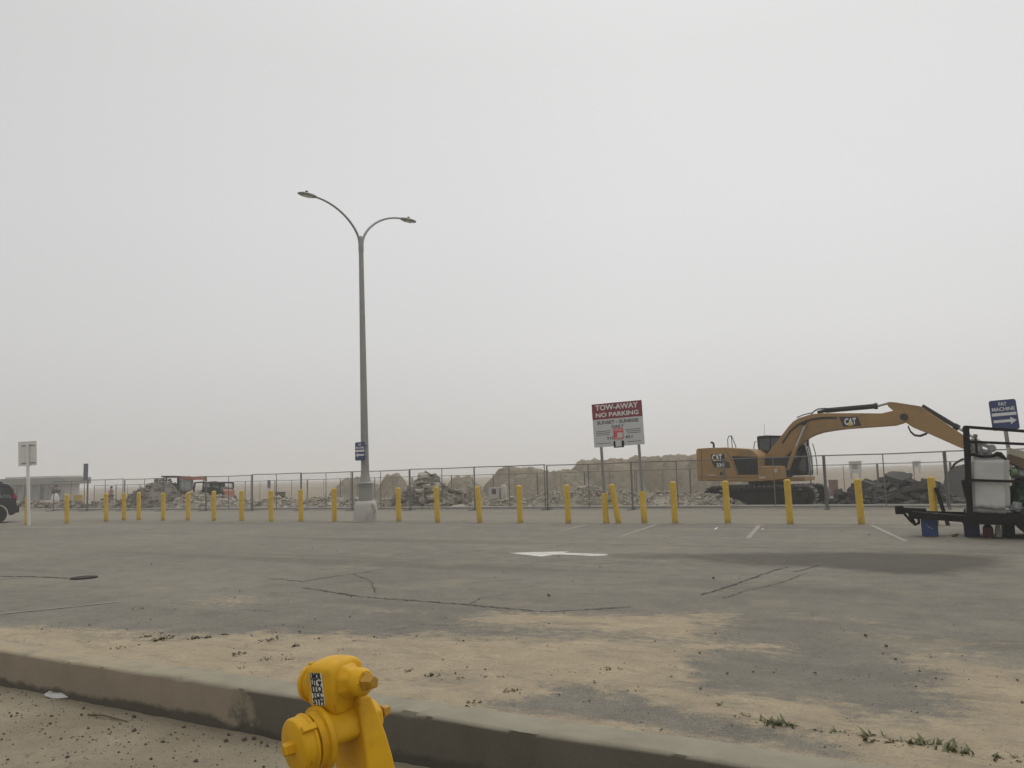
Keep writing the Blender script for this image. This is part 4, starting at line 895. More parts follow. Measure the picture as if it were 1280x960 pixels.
pin(1240, 560.5, -.4, .4, .14, 'pivot_pin', M['galv']); pin(1224, 562.5, -.45, .45, .12, 'pivot_pin', M['galv'])
m = MB()
for y in (-.14, -.06, .04):
    q = EX.LL([(1135, 531.5), (1138, 538), (1143, 542.5), (1150, 543.5), (1158, 540.5), (1160, 537)], y); m.tube([(p[0], y, p[1]-abs(y)*.5) for p in q], .022, 6)
m.build('hose', M['cab'], ex, smooth=60)
bk_out = [(1232, 566), (1214, 576), (1203, 581), (1194, 583), (1185, 590), (1180, 600), (1178, 614), (1181, 627), (1192, 633), (1222, 634), (1242, 620)]
bo_ = EX.LL(bk_out, -.65); cx_ = sum(p[0] for p in bo_)/len(bo_); cz_ = sum(p[1] for p in bo_)/len(bo_)
m = MB(); bi_ = [(cx_+(p[0]-cx_)*.93+.02, cz_+(p[1]-cz_)*.93) for p in bo_]; n = len(bo_)
sh = [[(p[0], y, p[1]) for p in bo_]+[(p[0], y, p[1]) for p in bi_[::-1]] for y in (-.65, .65)]; m.loft(sh)
bkt = m.build('bucket', M['greybag'], ex, bevel=.015)
m = MB()
for y in (-.65, .63): m.prism(bo_, y, y+.03)
m.build('side_plate', simple('bucket_steel', (.125, .122, .112), .7, .2, var=.25, scale=3, dirt=(.2, .17, .13), dirt_amt=.5), bkt)
m = MB()
for y in np.linspace(-.58, .58, 5):
    p = bo_[-2]; q = bo_[-1]; m.bar((q[0]-.05, y, q[1]), (q[0]+.22, y, q[1]+.12), .09, .07)
m.build('tooth', M['grouser'], bkt)
p = EX.LL([(1187, 590), (1194, 583), (1203, 577.5), (1212, 575)], -.3)
m = MB(); m.tube([(q[0], -.3, q[1]+.05*i*(3-i)) for i, q in enumerate(p)], .04, 8); m.build('lifting_eye', M['track'], bkt)

# ---------------------------------------------------------------- trailer and its load
TO = G(1205, 674); T = Frame(TO, rad(-27)); tr = empty('utility_trailer', TO, rad(-27), 'black open utility trailer heaped with belongings, tongue resting to the left', 'trailer')
def TL_(pts, c=0.0): return T.LL(pts, c)
def tbar(par, name, a, b, c, w, h, mat=None):
    p, q = T.L(*a, c), T.L(*b, c); m = MB(); m.bar((p[0], c, p[1]), (q[0], c, q[1]), w, h); return m.build(name, mat or M['black'], par)
XR = 1370
P = TL_([(1168, 640.2), (1208, 640.6), (XR, 645), (XR, 660), (1226, 655.5), (1205, 652.5), (1172, 648.5)])
for y in (-.02, 1.5): m = MB(); m.prism(P[1:6], y, y+.08); m.build('side_rail', M['black'], tr)
p, q = T.L(1208, 641, 0), T.L(XR, 645, 0); m = MB(); m.bar((p[0], .77, p[1]-.03), (q[0], .77, q[1]-.03), 1.42, .05); m.build('deck', M['black'], tr)
p, q = T.L(1140, 641.5, .77), T.L(1212, 646.5, .77); m = MB(); m.bar((p[0], .6, p[1]-.02), (q[0], .1, q[1]), .09, .13); m.bar((p[0], .9, p[1]-.02), (q[0], 1.45, q[1]), .09, .13); m.build('tongue', M['black'], tr)
p, q = T.L(1119.5, 637.5, .7), T.L(1158, 639, .7); m = MB(); m.bar((p[0], .75, p[1]), (q[0], .75, q[1]), .13, .11); m.box((p[0]+.07, .75, p[1]), (.16, .17, .17)); m.build('coupler', M['black'], tr, bevel=.02)
m = MB()
for k, (a_, b_) in enumerate((((1130, 641), (1141, 653)), ((1136, 641), (1143, 656)), ((1148, 645), (1143, 656)))):
    p, q = T.L(*a_, .7), T.L(*b_, .7); m.tube([(p[0], .6+.1*k, p[1]), ((p[0]+q[0])/2+.04, .6+.1*k, (p[1]+q[1])/2-.06), (q[0], .65+.05*k, q[1])], .028, 6)
p = T.L(1150, 640, .6); q = T.L(1136, 650, .6); m.box(((p[0]+q[0])/2, .62, (p[1]+q[1])/2+.02), (.17, .10, .12), Matrix.Rotation(.4, 3, 'Y')); p = T.L(1145, 640, .7); q = T.L(1137, 648, .7); m.box(((p[0]+q[0])/2, .72, (p[1]+q[1])/2), (.15, .12, .14)); m.build('safety_chain', M['black'], tr)
for c in (0.0, 1.5):
    tbar(tr, 'corner_post', (1207.5, 533), (1212.5, 644), c, .07, .11)
    tbar(tr, 'corner_post', (XR, 545), (XR, 648), c, .07, .07)
    tbar(tr, 'guard_rail', (1206, 533.6), (XR, 545.5), c, .05, .055); tbar(tr, 'guard_rail', (1208, 552), (XR, 559), c, .05, .05); tbar(tr, 'guard_rail', (1209, 600), (XR, 605), c, .045, .05)
m = MB()
for z in ((1207, 533.6), (1208.4, 553), (1209.5, 600)): p = T.L(*z, 0); m.bar((p[0], 0, p[1]), (p[0], 1.5, p[1]), .05, .05)
for y in np.linspace(.25, 1.25, 5): p, q = T.L(1207, 533.6, 0), T.L(1212, 641, 0); m.bar((p[0], y, p[1]), (q[0], y, q[1]), .03, .03)
m.build('front_gate', M['black'], tr)
p, q = T.L(1204.5, 600, -.05), T.L(1209.5, 622, -.05); m = MB(); m.bar((p[0], -.05, p[1]), (q[0], -.05, q[1]), .05, .09); m.build('gate_latch', M['black'], tr)
def wheel(par, x, y, r, w, sg):
    Mx = Matrix.Translation((x, y, r)) @ Matrix.Rotation(rad(90*sg), 4, 'X')
    m = MB(); m.lathe([(r*.6, -w/2), (r*.93, -w/2), (r, -w*.3), (r, w*.3), (r*.93, w/2), (r*.6, w/2)], 28, Mx); t = m.build('tyre', M['rubber'], par, smooth=40)
    m = MB(); m.lathe([(r*.1, -.02), (r*.2, .04), (r*.25, .02), (r*.5, .0), (r*.61, w*.45), (r*.63, w*.4), (r*.63, -w*.3)], 20, Mx); m.build('rim', M['alloy'], t, smooth=30)
    return t
for px in (1300, 1346):
    for y in (.12, 1.42):
        x = T.L(px, 670, y)[0] if y < 1 else T.L(px, 670, .12)[0]
        wheel(tr, x, y, .33, .2, 1 if y < 1 else -1)
m = MB(); p, q = T.L(1279, 653, 0), T.L(1367, 657, 0); m.bar((p[0], .12, p[1]+.02), (q[0], .12, q[1]+.02), .26, .03); m.build('mudguard', M['black'], tr)
# load
def bundle(name, pts, y0, y1, mat, bev, label, cat, fold=.012, seed=1):
    P = TL_(pts, y0); xs = [p[0] for p in P]; zs = [p[1] for p in P]; x0, x1, z0, z1 = min(xs), max(xs), min(zs), max(zs)
    bm = bmesh.new(); bmesh.ops.create_cube(bm, size=1); bmesh.ops.scale(bm, vec=(x1-x0, y1-y0, z1-z0), verts=bm.verts)
    bmesh.ops.bevel(bm, geom=bm.edges[:], offset=bev, segments=4, affect='EDGES'); bmesh.ops.subdivide_edges(bm, edges=[e for e in bm.edges if e.calc_length() > .2], cuts=14, use_grid_fill=True)
    for v in bm.verts:
        q = v.co; lo = max(0, 1-(q.z+(z1-z0)/2)/.28)
        n = mnoise.noise(Vector((q.x*4, q.y*4+seed, q.z*3)))*fold*1.6+mnoise.noise(Vector((q.x*9+q.z*16, q.y*8, q.z*10-q.x*8)))*fold*(.4+2.6*lo)
        v.co += v.normal*n
        v.co.x += .02*(q.z/(z1-z0))
    me = bpy.data.meshes.new(name); bm.normal_update(); bm.to_mesh(me); bm.free(); me.materials.append(mat); me.polygons.foreach_set('use_smooth', [True]*len(me.polygons))
    o = bpy.data.objects.new(name, me); col.objects.link(o); o.location = Matrix.Translation(TO) @ Matrix.Rotation(T.a, 4, 'Z') @ Vector(((x0+x1)/2, (y0+y1)/2, (z0+z1)/2)); o.rotation_euler = (0, rad(2.2), T.a)
    return tag(o, label, cat)
bundle('wrapped_bundle', [(1207.5, 570), (1266.5, 640.5)], .07, 1.0, M['bag'], .09, 'big white plastic wrapped bundle standing upright on the trailer', 'bundle', .015)
def in_trailer(pts, c): return [Matrix.Translation(TO) @ Matrix.Rotation(T.a, 4, 'Z') @ Vector((p[0], c, p[1])) for p in TL_(pts, c)]
m = MB(); m.tube(in_trailer([(1208, 569), (1216, 568), (1228, 570.5), (1240, 570), (1247, 567), (1250, 568), (1258, 574.5)], .1), [.03, .035, .03, .03, .045, .05, .02], 8)
tag(m.build('black_strap', M['black'], smooth=50), 'black rolled cloth lying over the white bundle', 'cloth')
pts = in_trailer([(1221, 543), (1221.5, 571)], .3); e = empty('garden_torch', pts[1], T.a, 'dark stick with pale knob rising behind the white bundle', 'torch'); h = pts[0].z-pts[1].z
m = MB(); m.lathe([(.022, 0), (.022, h-.08), (.018, h-.07)], 8); m.build('stick', M['black'], e); m = MB(); m.lathe([(.02, h-.09), (.03, h-.07), (.04, h-.03), (.038, h), (.02, h+.01)], 12); m.build('knob', M['greybag'], e, smooth=50)
e = empty('wooden_board', TO, T.a, 'pale topped brown wooden board lying sloped across the trailer load', 'board')
m = MB(); m.prism(TL_([(1261.5, 568), (1306, 583), (1306, 598), (1261.8, 578.5)], .2), .2, .9); m.build('side', M['cardboard'], e, bevel=.01)
m = MB(); m.prism(TL_([(1261, 559.5), (1306, 569), (1306, 582.6), (1261.5, 567.7)], .22), .22, .88); m.build('top', M['boardtop'], e, bevel=.01)
# grey folding frame pushed in behind the bundle
e = empty('folding_frame', TO, T.a, 'grey metal folding frame with a side box sticking up behind the white bundle', 'frame'); m = MB()
for a_, b_ in (((1208, 552), (1209, 575)), ((1216, 549), (1217, 575)), ((1226, 551), (1227, 575)), ((1236, 558), (1237, 575)), ((1207, 551), (1238, 558)), ((1207, 560), (1238, 565))):
    p, q = T.L(*a_, 1.05), T.L(*b_, 1.05); m.bar((p[0], 1.05, p[1]), (q[0], 1.05, q[1]), .045, .05)
m.build('tubing', M['galv'], e)
m = MB(); m.prism(TL_([(1209, 554), (1218, 553), (1219, 575), (1210, 575)], 1.1), 1.1, 1.2); m.prism(TL_([(1223, 560), (1240, 563), (1241, 575), (1223, 575)], 1.1), 1.1, 1.25); m.build('side_box', M['greybag'], e, bevel=.02)
def lump(name, px, py, c, rx, ry, rz, mat, label, cat, seed):
    p = in_trailer([(px, py)], c)[0]; bm = bmesh.new(); bmesh.ops.create_icosphere(bm, subdivisions=4, radius=1)
    for v in bm.verts:
        q = v.co.copy(); n = 1+.34*mnoise.fractal(q*1.9+Vector((seed*3.1, 0, 0)), 1, 2, 5)+.16*mnoise.noise(Vector((q.x*6, q.y*6+seed, q.z*2.5)))
        v.co = Vector((q.x*rx*n, q.y*ry*n, max(-.8, q.z)*rz*n))
    me = bpy.data.meshes.new(name); bm.to_mesh(me); bm.free(); me.materials.append(mat); me.polygons.foreach_set('use_smooth', [True]*len(me.polygons)); o = bpy.data.objects.new(name, me); col.objects.link(o); o.location = p
    return tag(o, label, cat)
lump('rubbish_bag', 1281, 622, .45, .26, .38, .36, M['greenbag'], 'big dark green bag on the trailer beside the white bundle', 'bag', 1)
lump('rubbish_bag', 1274, 591, .40, .14, .2, .12, M['greybag'], 'grey plastic bag on top of the dark green bag', 'bag', 2)
lump('rubbish_bag', 1267, 590, .20, .05, .08, .07, M['palegreen'], 'small pale green bag squeezed against the white bundle', 'bag', 3)
lump('rubbish_bag', 1271, 634, .14, .10, .1, .10, M['greybag'], 'grey cloth bag at the foot of the white bundle', 'bag', 4)
# bins below
def crate(px0, px1, pt, pb, c, name, mat, label, cat, dep=.34, taper=.04):
    a, b = T.L(px0, pb, c), T.L(px1, pb, c); t = T.L(px0, pt, c); w = b[0]-a[0]; h = t[1]-a[1]
    org = Matrix.Translation(TO) @ Matrix.Rotation(T.a, 4, 'Z') @ Vector(((a[0]+b[0])/2, c+dep/2, 0)); e = empty(name, (org.x, org.y, 0), T.a, label, cat)
    m = MB(); k = 1-taper; m.loft([[(-w/2*k, -dep/2*k, .005), (w/2*k, -dep/2*k, .005), (w/2*k, dep/2*k, .005), (-w/2*k, dep/2*k, .005)], [(-w/2, -dep/2, h), (w/2, -dep/2, h), (w/2, dep/2, h), (-w/2, dep/2, h)], [(-w/2+.015, -dep/2+.015, h), (w/2-.015, -dep/2+.015, h), (w/2-.015, dep/2-.015, h), (-w/2+.015, dep/2-.015, h)], [(-w/2*k+.02, -dep/2*k+.02, .03), (w/2*k-.02, -dep/2*k+.02, .03), (w/2*k-.02, dep/2*k-.02, .03), (-w/2*k+.02, dep/2*k-.02, .03)]])
    bd = m.build('body', mat, e, bevel=.006); m = MB(); m.box((0, -dep/2-.003, h-.02), (w+.02, .022, .035)); m.box((0, dep/2+.003, h-.02), (w+.02, .022, .035)); m.box((-w/2-.004, 0, h-.02), (.02, dep, .03)); m.box((w/2+.004, 0, h-.02), (.02, dep, .03)); m.build('rim', mat, e)
    return e, w, h, dep
e, w, h, dp = crate(1152.5, 1174, 645, 673.5, .55, 'recycling_bin', M['navy'], 'bright blue plastic bin standing under the trailer tongue', 'bin')
m = MB()
for (x, z, a) in ((-.045, .5, 0), (.01, .42, .5), (.04, .35, -.4), (-.02, .4, .9)): m.box((x, -dp/2*.985-.002, h*z), (.03, .004, .018), Matrix.Rotation(a, 3, 'Y'))
m.build('printed_mark', M['greybag'], e)
crate(1206, 1226, 655, 674, .5, 'storage_bin', M['navyd'], 'dark navy plastic bin under the front of the trailer', 'bin', .4)
crate(1254, 1270, 657, 674, .7, 'storage_bin', M['greenbag'], 'dark green plastic bin under the trailer bed by the white jug', 'bin', .4)
p = T.L(1236, 674, .45); org = Matrix.Translation(TO) @ Matrix.Rotation(T.a, 4, 'Z') @ Vector((p[0], .45, 0)); e = empty('fuel_can', (org.x, org.y, 0), T.a, 'dark red plastic can standing under the trailer', 'can')
m = MB(); m.loft([sq(.085, .11, 0), sq(.09, .115, .03), sq(.09, .115, .19), sq(.05, .07, .24)]); m.build('body', M['jug'], e, smooth=40); m = MB(); m.lathe([(.022, .23), (.022, .28)], 10, Matrix.Translation((-.03, 0, 0))); m.tube([(.05, 0, .22), (.03, 0, .28), (-.01, 0, .26)], .012, 6); m.build('spout', M['black'], e)
p = T.L(1248, 669, .6); org = Matrix.Translation(TO) @ Matrix.Rotation(T.a, 4, 'Z') @ Vector((p[0], .6, 0)); m = MB(); m.loft([sq(.05, .03, 0), sq(.052, .033, .12), sq(.045, .03, .2), sq(.018, .018, .24)]); tag(m.build('white_jug', M['white'], loc=(org.x, org.y, 0), smooth=40), 'white plastic jug standing beside the trailer wheel', 'jug')
litter(1194, 670.5, .15, .01, 'brown_shoe', 'small dark brown shoe shaped lump on the asphalt beside the trailer', 'shoe', M['cardboard'], .45, 77)
p, q = G(1175, 656), None; bpnt = G(1169, 656.5); m = MB(); m.bar((bpnt.x+.22, bpnt.y-.16, .0), (bpnt.x+.02, bpnt.y-.14, .88), .12, .05); tag(m.build('black_board', M['black']), 'black narrow board leaning on the bollard behind the trailer tongue', 'board')

# ---------------------------------------------------------------- fire hydrant
def hydrant():
    Z = 3.0; d = ray(468.5, 905); t = Z/d[1]; base = Vector((d[0]*t, Z, -.275))
    e = empty('fire_hydrant', base, rad(41), 'yellow two outlet fire hydrant with a lettered sticker, standing in front of the kerb', 'fire hydrant')
    lean = Matrix.Rotation(rad(-7), 4, 'Y'); e.rotation_euler = (lean @ Matrix.Rotation(rad(41), 4, 'Z')).to_euler()
    zl, zu = .785+HZ, .955+HZ
    def oct_(hx, hy, ch, z, cx=0, cy=0): return [(cx+a, cy+b, z) for a, b in ((hx, -hy+ch), (hx, hy-ch), (hx-ch, hy), (-hx+ch, hy), (-hx, hy-ch), (-hx, -hy+ch), (-hx+ch, -hy), (hx-ch, -hy))]
    m = MB()                                    # barrel: chamfered square pillar that widens to its foot
    def bsec(l, r, hy, z, ch=.006): return oct_((r-l)/2, hy, ch, z, (l+r)/2)
    m.loft([bsec(-.030, .165, .14, .10, .012), bsec(-.012, .150, .132, .3, .01), bsec(.010, .112, .116, zl-.11), bsec(.013, .102, .110, zl-.035), bsec(.016, .092, .102, zl+.02), bsec(.022, .072, .090, zl+.10), bsec(.026, .062, .066, zl+.125)])
    m.build('barrel', M['hydrant'], e, bevel=.004, seg=2)
    m = MB(); FX = Matrix.Translation((.06, 0, 0)); m.lathe([(.17, -.06), (.17, .07), (.16, .08), (.125, .085), (.125, .12)], 28, FX); 
    for k in range(6): a = math.pi/3*k; m.lathe([(.018, .08), (.018, .105)], 6, FX @ Matrix.Translation((.145*math.cos(a), .145*math.sin(a), 0)))
    m.build('foot_flange', M['hydrant'], e, smooth=30)
    AX = Matrix.Rotation(rad(-90), 4, 'Y'); AX2 = Matrix.Rotation(rad(90), 4, 'Y'); AY = Matrix.Rotation(rad(-90), 4, 'X'); AYn = Matrix.Rotation(rad(90), 4, 'X')
    def at(x, y, z, Rm): return Matrix.Translation((x, y, z)) @ Rm
    # lower, larger waterway with its flange and cap towards -x
    m = MB(); m.loft([[Vector((x, .0, zl)) + Vector((0, r*math.cos(a), r*math.sin(a)*(.42 if x > -.08 and math.sin(a) < 0 else 1))) for a in np.linspace(0, 2*math.pi, 32, endpoint=False)] for x, r in ((.05, .084), (-.02, .088), (-.075, .090), (-.085, .106), (-.103, .106), (-.106, .092), (-.128, .088), (-.130, .074), (-.16, .074))])
    m.build('large_outlet', M['hydrant'], e, smooth=35)
    m = MB(); Mx = at(-.140, 0, zl, AX); m.lathe([(.074, -.004), (.094, -.002), (.0975, .004), (.0975, .010), (.092, .013), (.092, .044), (.089, .050), (.084, .053), (.003, .055)], 36, Mx)
    for a in (310,): m.box(Mx @ Vector((.094*math.cos(rad(a)), .094*math.sin(rad(a)), .025)), (.05, .03, .022), (Matrix.Rotation(rad(-90), 3, 'Y') @ Matrix.Rotation(rad(a+90), 3, 'Z') @ Matrix.Rotation(rad(90), 3, 'Y')))
    cp = m.build('large_cap', M['hydrant'], e, bevel=.002, smooth=35)
    m = MB(); m.lathe([(.026, .05), (.023, .084), (.020, .087), (.004, .088)], 5, Mx, .4); m.build('cap_nut', M['hydrant'], cp, bevel=.002)
    m = MB(); m.loft([oct_(.0, .0, 0, 0)]*0 or [[Vector((x, 0, zl+.01)) + Vector((0, r*math.cos(a), r*math.sin(a))) for a in np.linspace(math.pi/8, 2*math.pi+math.pi/8, 8, endpoint=False)] for x, r in ((.02, .08), (.085, .078), (.118, .066), (.134, .048), (.140, .030))])
    m.build('lower_bonnet', M['hydrant'], e, bevel=.006)
    m = MB(); Mn = at(.136, 0, zl+.012, AX2); m.lathe([(.020, 0), (.020, .010), (.012, .011), (.012, .016), (.027, .018), (.0275, .024), (.021, .027), (.0195, .050), (.004, .051)], 5, Mn, .2); m.build('operating_nut', M['brass'], e, bevel=.0015)
    # upper head: rounded block, outlet +y, nut -y
    hx, hy = .075, .068; cx = 0; KX = Matrix.Translation((-.010, .0, 0)) @ Matrix.Rotation(rad(13), 4, 'Z'); m = MB()
    m.loft([oct_(.060, .052, .012, zl+.07, cx), oct_(hx, hy, .007, zl+.115, cx), oct_(hx, hy, .007, zu+.042, cx), oct_(hx*.93, hy*.94, .009, zu+.057, cx), oct_(hx*.74, hy*.80, .012, zu+.070, cx), oct_(hx*.42, hy*.56, .012, zu+.079, cx)])
    m.v = [tuple(KX @ Vector(p)) for p in m.v]; m.build('head', M['hydrant'], e, bevel=.006, seg=3, smooth=32)
    m = MB(); Mo = KX @ at(cx, hy-.02, zu-.012, AY); m.lathe([(.06, -.02), (.062, .02), (.066, .03), (.066, .046), (.06, .05), (.06, .06), (.066, .062), (.066, .078), (.060, .084), (.003, .085)], 28, Mo); oc = m.build('small_cap', M['hydrant'], e, smooth=35)
    m = MB(); m.lathe([(.02, .083), (.017, .11), (.003, .111)], 5, Mo); m.build('cap_nut', M['hydrant'], oc, bevel=.002)
    m = MB(); m.box(Mo @ Vector((0, -.066, .07)), (.016, .016, .014)); m.build('lug', M['hydrant'], oc, bevel=.003)
    m = MB(); Mu = KX @ at(cx+.004, -hy+.004, zu-.004, AYn); m.lathe([(.064, -.03), (.064, .006), (.052, .022), (.0475, .036), (.0475, .050)], 8, Mu, math.pi/8); m.build('upper_bonnet', M['hydrant'], e, bevel=.006)
    m = MB(); m.lathe([(.040, .03), (.047, .046), (.0475, .052), (.047, .070), (.042, .078), (.036, .084)], 28, Mu); ub = m.build('packing_ring', M['hydrant'], e, smooth=40)
    m = MB()
    for k in range(5): a = 2*math.pi*k/5+.5; m.lathe([(.007, .07), (.007, .084), (.003, .086)], 6, Mu @ Matrix.Translation((.033*math.cos(a), .033*math.sin(a), 0)))
    m.build('stud_ring', M['hydrant'], ub, bevel=.001)
    m = MB(); m.lathe([(.033, .078), (.032, .092), (.026, .096), (.024, .122), (.020, .127), (.004, .128)], 5, Mu, .3); m.build('operating_nut', M['brass'], e, bevel=.0015)
    # cast marks
    text('GXP', .02, M['brass'], e, Matrix.Translation((.038, -.0905, zl+.085)) @ Matrix.Rotation(rad(90), 4, 'X') @ Matrix.Rotation(rad(8), 4, 'Z'), name='cast_lettering', depth=.0008)
    # sticker on the -x flank of the head
    xs = cx-hx-.0012; m = MB(); m.box((xs, .008, zu-.008), (.0016, .062, .106)); m.v = [tuple(KX @ Vector(p)) for p in m.v]; st = m.build('sticker', M['white'], e)
    Ms = lambda y, z: KX @ Matrix.Translation((xs-.0014, y, z)) @ Matrix.Rotation(rad(-90), 4, 'Z') @ Matrix.Rotation(rad(90), 4, 'X')
    rows = [('UMOR', None), ('UT', 1), ('ITO', None), ('TCC', None), ('STH', None)]
    for i, (r_, hrt) in enumerate(rows):
        z = zu-.008+.0420-i*.0210; w = .056 if not hrt else .032; yc = .008 if not hrt else .008+.012
        t_ = text(r_, .030, M['decal'], st, Ms(yc, z), width=w, bold=.045, depth=.0004)
        if hrt:
            m = MB(); P = [(.5*math.sin(a)**3*1.0, (13*math.cos(a)-5*math.cos(2*a)-2*math.cos(3*a)-math.cos(4*a))/32) for a in np.linspace(0, 2*math.pi, 22, endpoint=False)]
            m.add([(xs-.0016, -.0095-p[0]*.020, z+p[1]*.020) for p in P], [tuple(range(22))]); m.v = [tuple(KX @ Vector(p)) for p in m.v]; m.build('heart', M['decal'], st)
    return e
HZ = .098
hydrant()

# ---------------------------------------------------------------- car at the left edge
def car():
    p = G(-4, 653.2); ang = rad(212); F = Frame(p, rad(32)); e = empty('police_suv', p, rad(32), 'black police SUV parked at the lot edge, rear end showing', 'car')
    c = -.95
    tail = F.LL([(0, 603.6), (10, 605.3), (13.5, 607.5), (17.5, 614.5), (20.5, 622), (21, 630.5), (22.8, 632), (22.4, 639.5), (15.8, 643.8), (9.5, 643.8)], c)
    tail = [(x, z) for x, z in tail]; x0 = tail[0][0]; zr = tail[0][1]
    def arch(cx, r, a0=0, a1=180): return [(cx+r*math.cos(rad(a)), .36+r*math.sin(rad(a))) for a in np.linspace(a0, a1, 9)]
    prof = [(-3.75, .55), (-3.7, .85), (-3.55, 1.0), (-2.55, 1.12), (-1.9, zr*.985), (-1.2, zr+.02)]+[(x, z) for x, z in tail[:-1]]+[(.42, .33)]+arch(0, .42)+[(-.42, .30), (-2.45, .30)]+arch(-2.87, .42)+[(-3.3, .32), (-3.7, .38)]
    m = MB(); m.prism(prof, -.95, .95); bd = m.build('body', M['suv'], e, bevel=.05, seg=3)
    for y, sg in ((-.84, 1), (.84, -1)):
        for x in (0, -2.87): wheel(e, x, y, .36, .24, sg)
    for y, d in ((-.952, -1), (.952, 1)):
        m = MB(); m.prism([(tail[3][0]-.28, tail[3][1]-.02), (tail[2][0]-.28, tail[2][1]-.1), (-.75, zr-.12), (-.75, 1.1), (tail[4][0]-.42, 1.14)], y-.006, y+.006); m.build('window', M['glass'], e)
        m = MB(); m.prism([(-.85, zr-.12), (-1.35, zr-.12), (-1.5, 1.1), (-.85, 1.1)], y-.006, y+.006); m.build('window', M['glass'], e)
        tl = F.LL([(15.8, 617.5), (18.8, 617), (21.0, 620), (21.2, 622.8), (17, 623)], c); m = MB(); m.prism([(a+.0, b) for a, b in tl], y-.03 if d < 0 else y-.12, y+.12 if d < 0 else y+.03); m.build('taillight', M['taillight'], e)
    q = F.L(5, 620.5, c); text('PATROL', .2, M['greybag'], e, face_front(q[0]-.2, -.957, q[1]), width=1.0, bold=.02)
    m = MB(); b = F.L(22.5, 633.5, c); m.box((b[0]-.02, 0, b[1]-.12), (.14, 1.8, .26)); m.build('bumper', M['black'], e, bevel=.04)
    m = MB(); m.box((x0-.35, 0, zr+.09), (.28, 1.2, .12)); m.build('light_bar', M['white'], e, bevel=.03)
    m = MB(); m.bar((tail[3][0]+.01, 0, tail[3][1]+.0), (tail[2][0]-.02, 0, tail[2][1]-.02), 1.4, .03); m.build('rear_window', M['glass'], e)
    m = MB()
    for y in (-.75, .75): m.tube([(-1.6, y, zr+.03), (-1.4, y, zr+.08), (x0-.1, y, zr+.07), (x0+.1, y, zr+.0)], .022, 6)
    m.build('roof_rail', M['black'], e)
car()

# ---------------------------------------------------------------- small machines and people beyond the fence
def site_at(px, Y, z=None):
    d = ray(px, 610); t = Y/d[1]; x = d[0]*t; u, v = toUV((x, Y)); return Vector((x, Y, site_z(u, v) if z is None else z))
def loader():
    p = site_at(222, 52); F = Frame(p, rad(-12)); e = empty('loader_tractor', p, rad(-12), 'orange tractor with canopy roof behind the brown rubble heap', 'tractor')
    m = MB(); P = F.LL([(201, 594.8), (222.5, 595.6), (222.5, 597.2), (201.5, 596.4)], -.7); m.prism(P, -.7, .7); m.build('canopy', M['black'], e, bevel=.02)
    for x in (208, 222.5):
        for y in (-.62, .62):
            a, b = F.L(x, 596.5, -.62), F.L(x, 609, -.62); m = MB(); m.bar((a[0], y, a[1]), (b[0], y, b[1]-.5), .09, .07); m.build('canopy_post', M['black'], e)
    P = F.LL([(224, 595.9), (239.8, 596.2), (239.8, 600), (224, 599.8)], -.75); m = MB(); m.prism(P, -.75, .75); m.build('cab_roof', M['orange'], e, bevel=.03)
    P = F.LL([(224.5, 600), (239, 600), (239, 612), (224.5, 612)], -.70); m = MB()
    for q in P: m.box((q[0], -.66, (P[0][1]+P[2][1])/2), (.06, .06, P[0][1]-P[2][1])); m.box((q[0], .66, (P[0][1]+P[2][1])/2), (.06, .06, P[0][1]-P[2][1]))
    m.build('cab_frame', M['greybag'], e); m = MB(); m.prism([(a*.97, b) for a, b in P], -.64, -.62); m.build('cab_window', simple('hazy_glass', (.30, .33, .33), .15, var=.08), e)
    P = F.LL([(213, 607.5), (217, 608), (230, 613.5), (240, 614), (240, 622), (213, 622)], -.55); m = MB(); m.prism(P, -.55, .55); m.build('hood', M['orange'], e, bevel=.04)
    P = F.LL([(212, 606), (218, 604.5), (219, 609), (212, 609)], -.3); m = MB(); m.prism(P, -.3, .3); m.build('seat', M['black'], e, bevel=.04)
    for x in (211, 236):
        for y in (-.75, .75): q = F.L(x, 620, -.75); wheel(e, q[0], y, .55, .35, 1 if y < 0 else -1)
loader()
def skid():
    p = site_at(258, 50); F = Frame(p, rad(-14)); e = empty('skid_steer', p, rad(-14), 'dark skid steer loader with open cage cab behind the pale rubble', 'skid steer')
    O = F.LL([(241, 621), (242.5, 603.2), (252.5, 602.4), (275, 604.5), (276, 608), (276.5, 621)], -.7); m = MB()
    m.prism(F.LL([(240.5, 614.5), (252, 615.5), (253, 602.6), (264, 602.6), (265, 608.5), (274.5, 610.5), (276.4, 614), (276.4, 626), (240.5, 626)], -.7), -.7, .7); m.build('body', M['cab'], e, bevel=.04)
    def rod(a, b, y, r=.04): p_, q_ = F.L(*a, -.7), F.L(*b, -.7); m.bar((p_[0], y, p_[1]), (q_[0], y, q_[1]), r*2, r*2)
    m = MB()
    for y in (-.68, .68):
        for a, b in (((241.3, 616), (243.5, 603.5)), ((243.5, 603.4), (253.5, 602.6)), ((264, 604), (275, 604)), ((274.8, 604), (274.8, 611))): rod(a, b, y)
    m.build('cage', M['cab'], e)
    m = MB(); m.prism(F.LL([(254.5, 604.5), (262, 604.5), (262.5, 609), (254.5, 609)], -.71), -.712, -.705); m.build('side_window', M['greybag'], e)
    m = MB(); m.prism(F.LL([(276.4, 611), (280.6, 613.5), (281.5, 622), (276.4, 622.5)], -.5), -.5, .5); m.build('counterweight', M['orange'], e, bevel=.05)
    for x in (247, 269):
        for y in (-.78, .78): q = F.L(x, 623, -.78); wheel(e, q[0], y, .42, .28, 1 if y < 0 else -1)
skid()
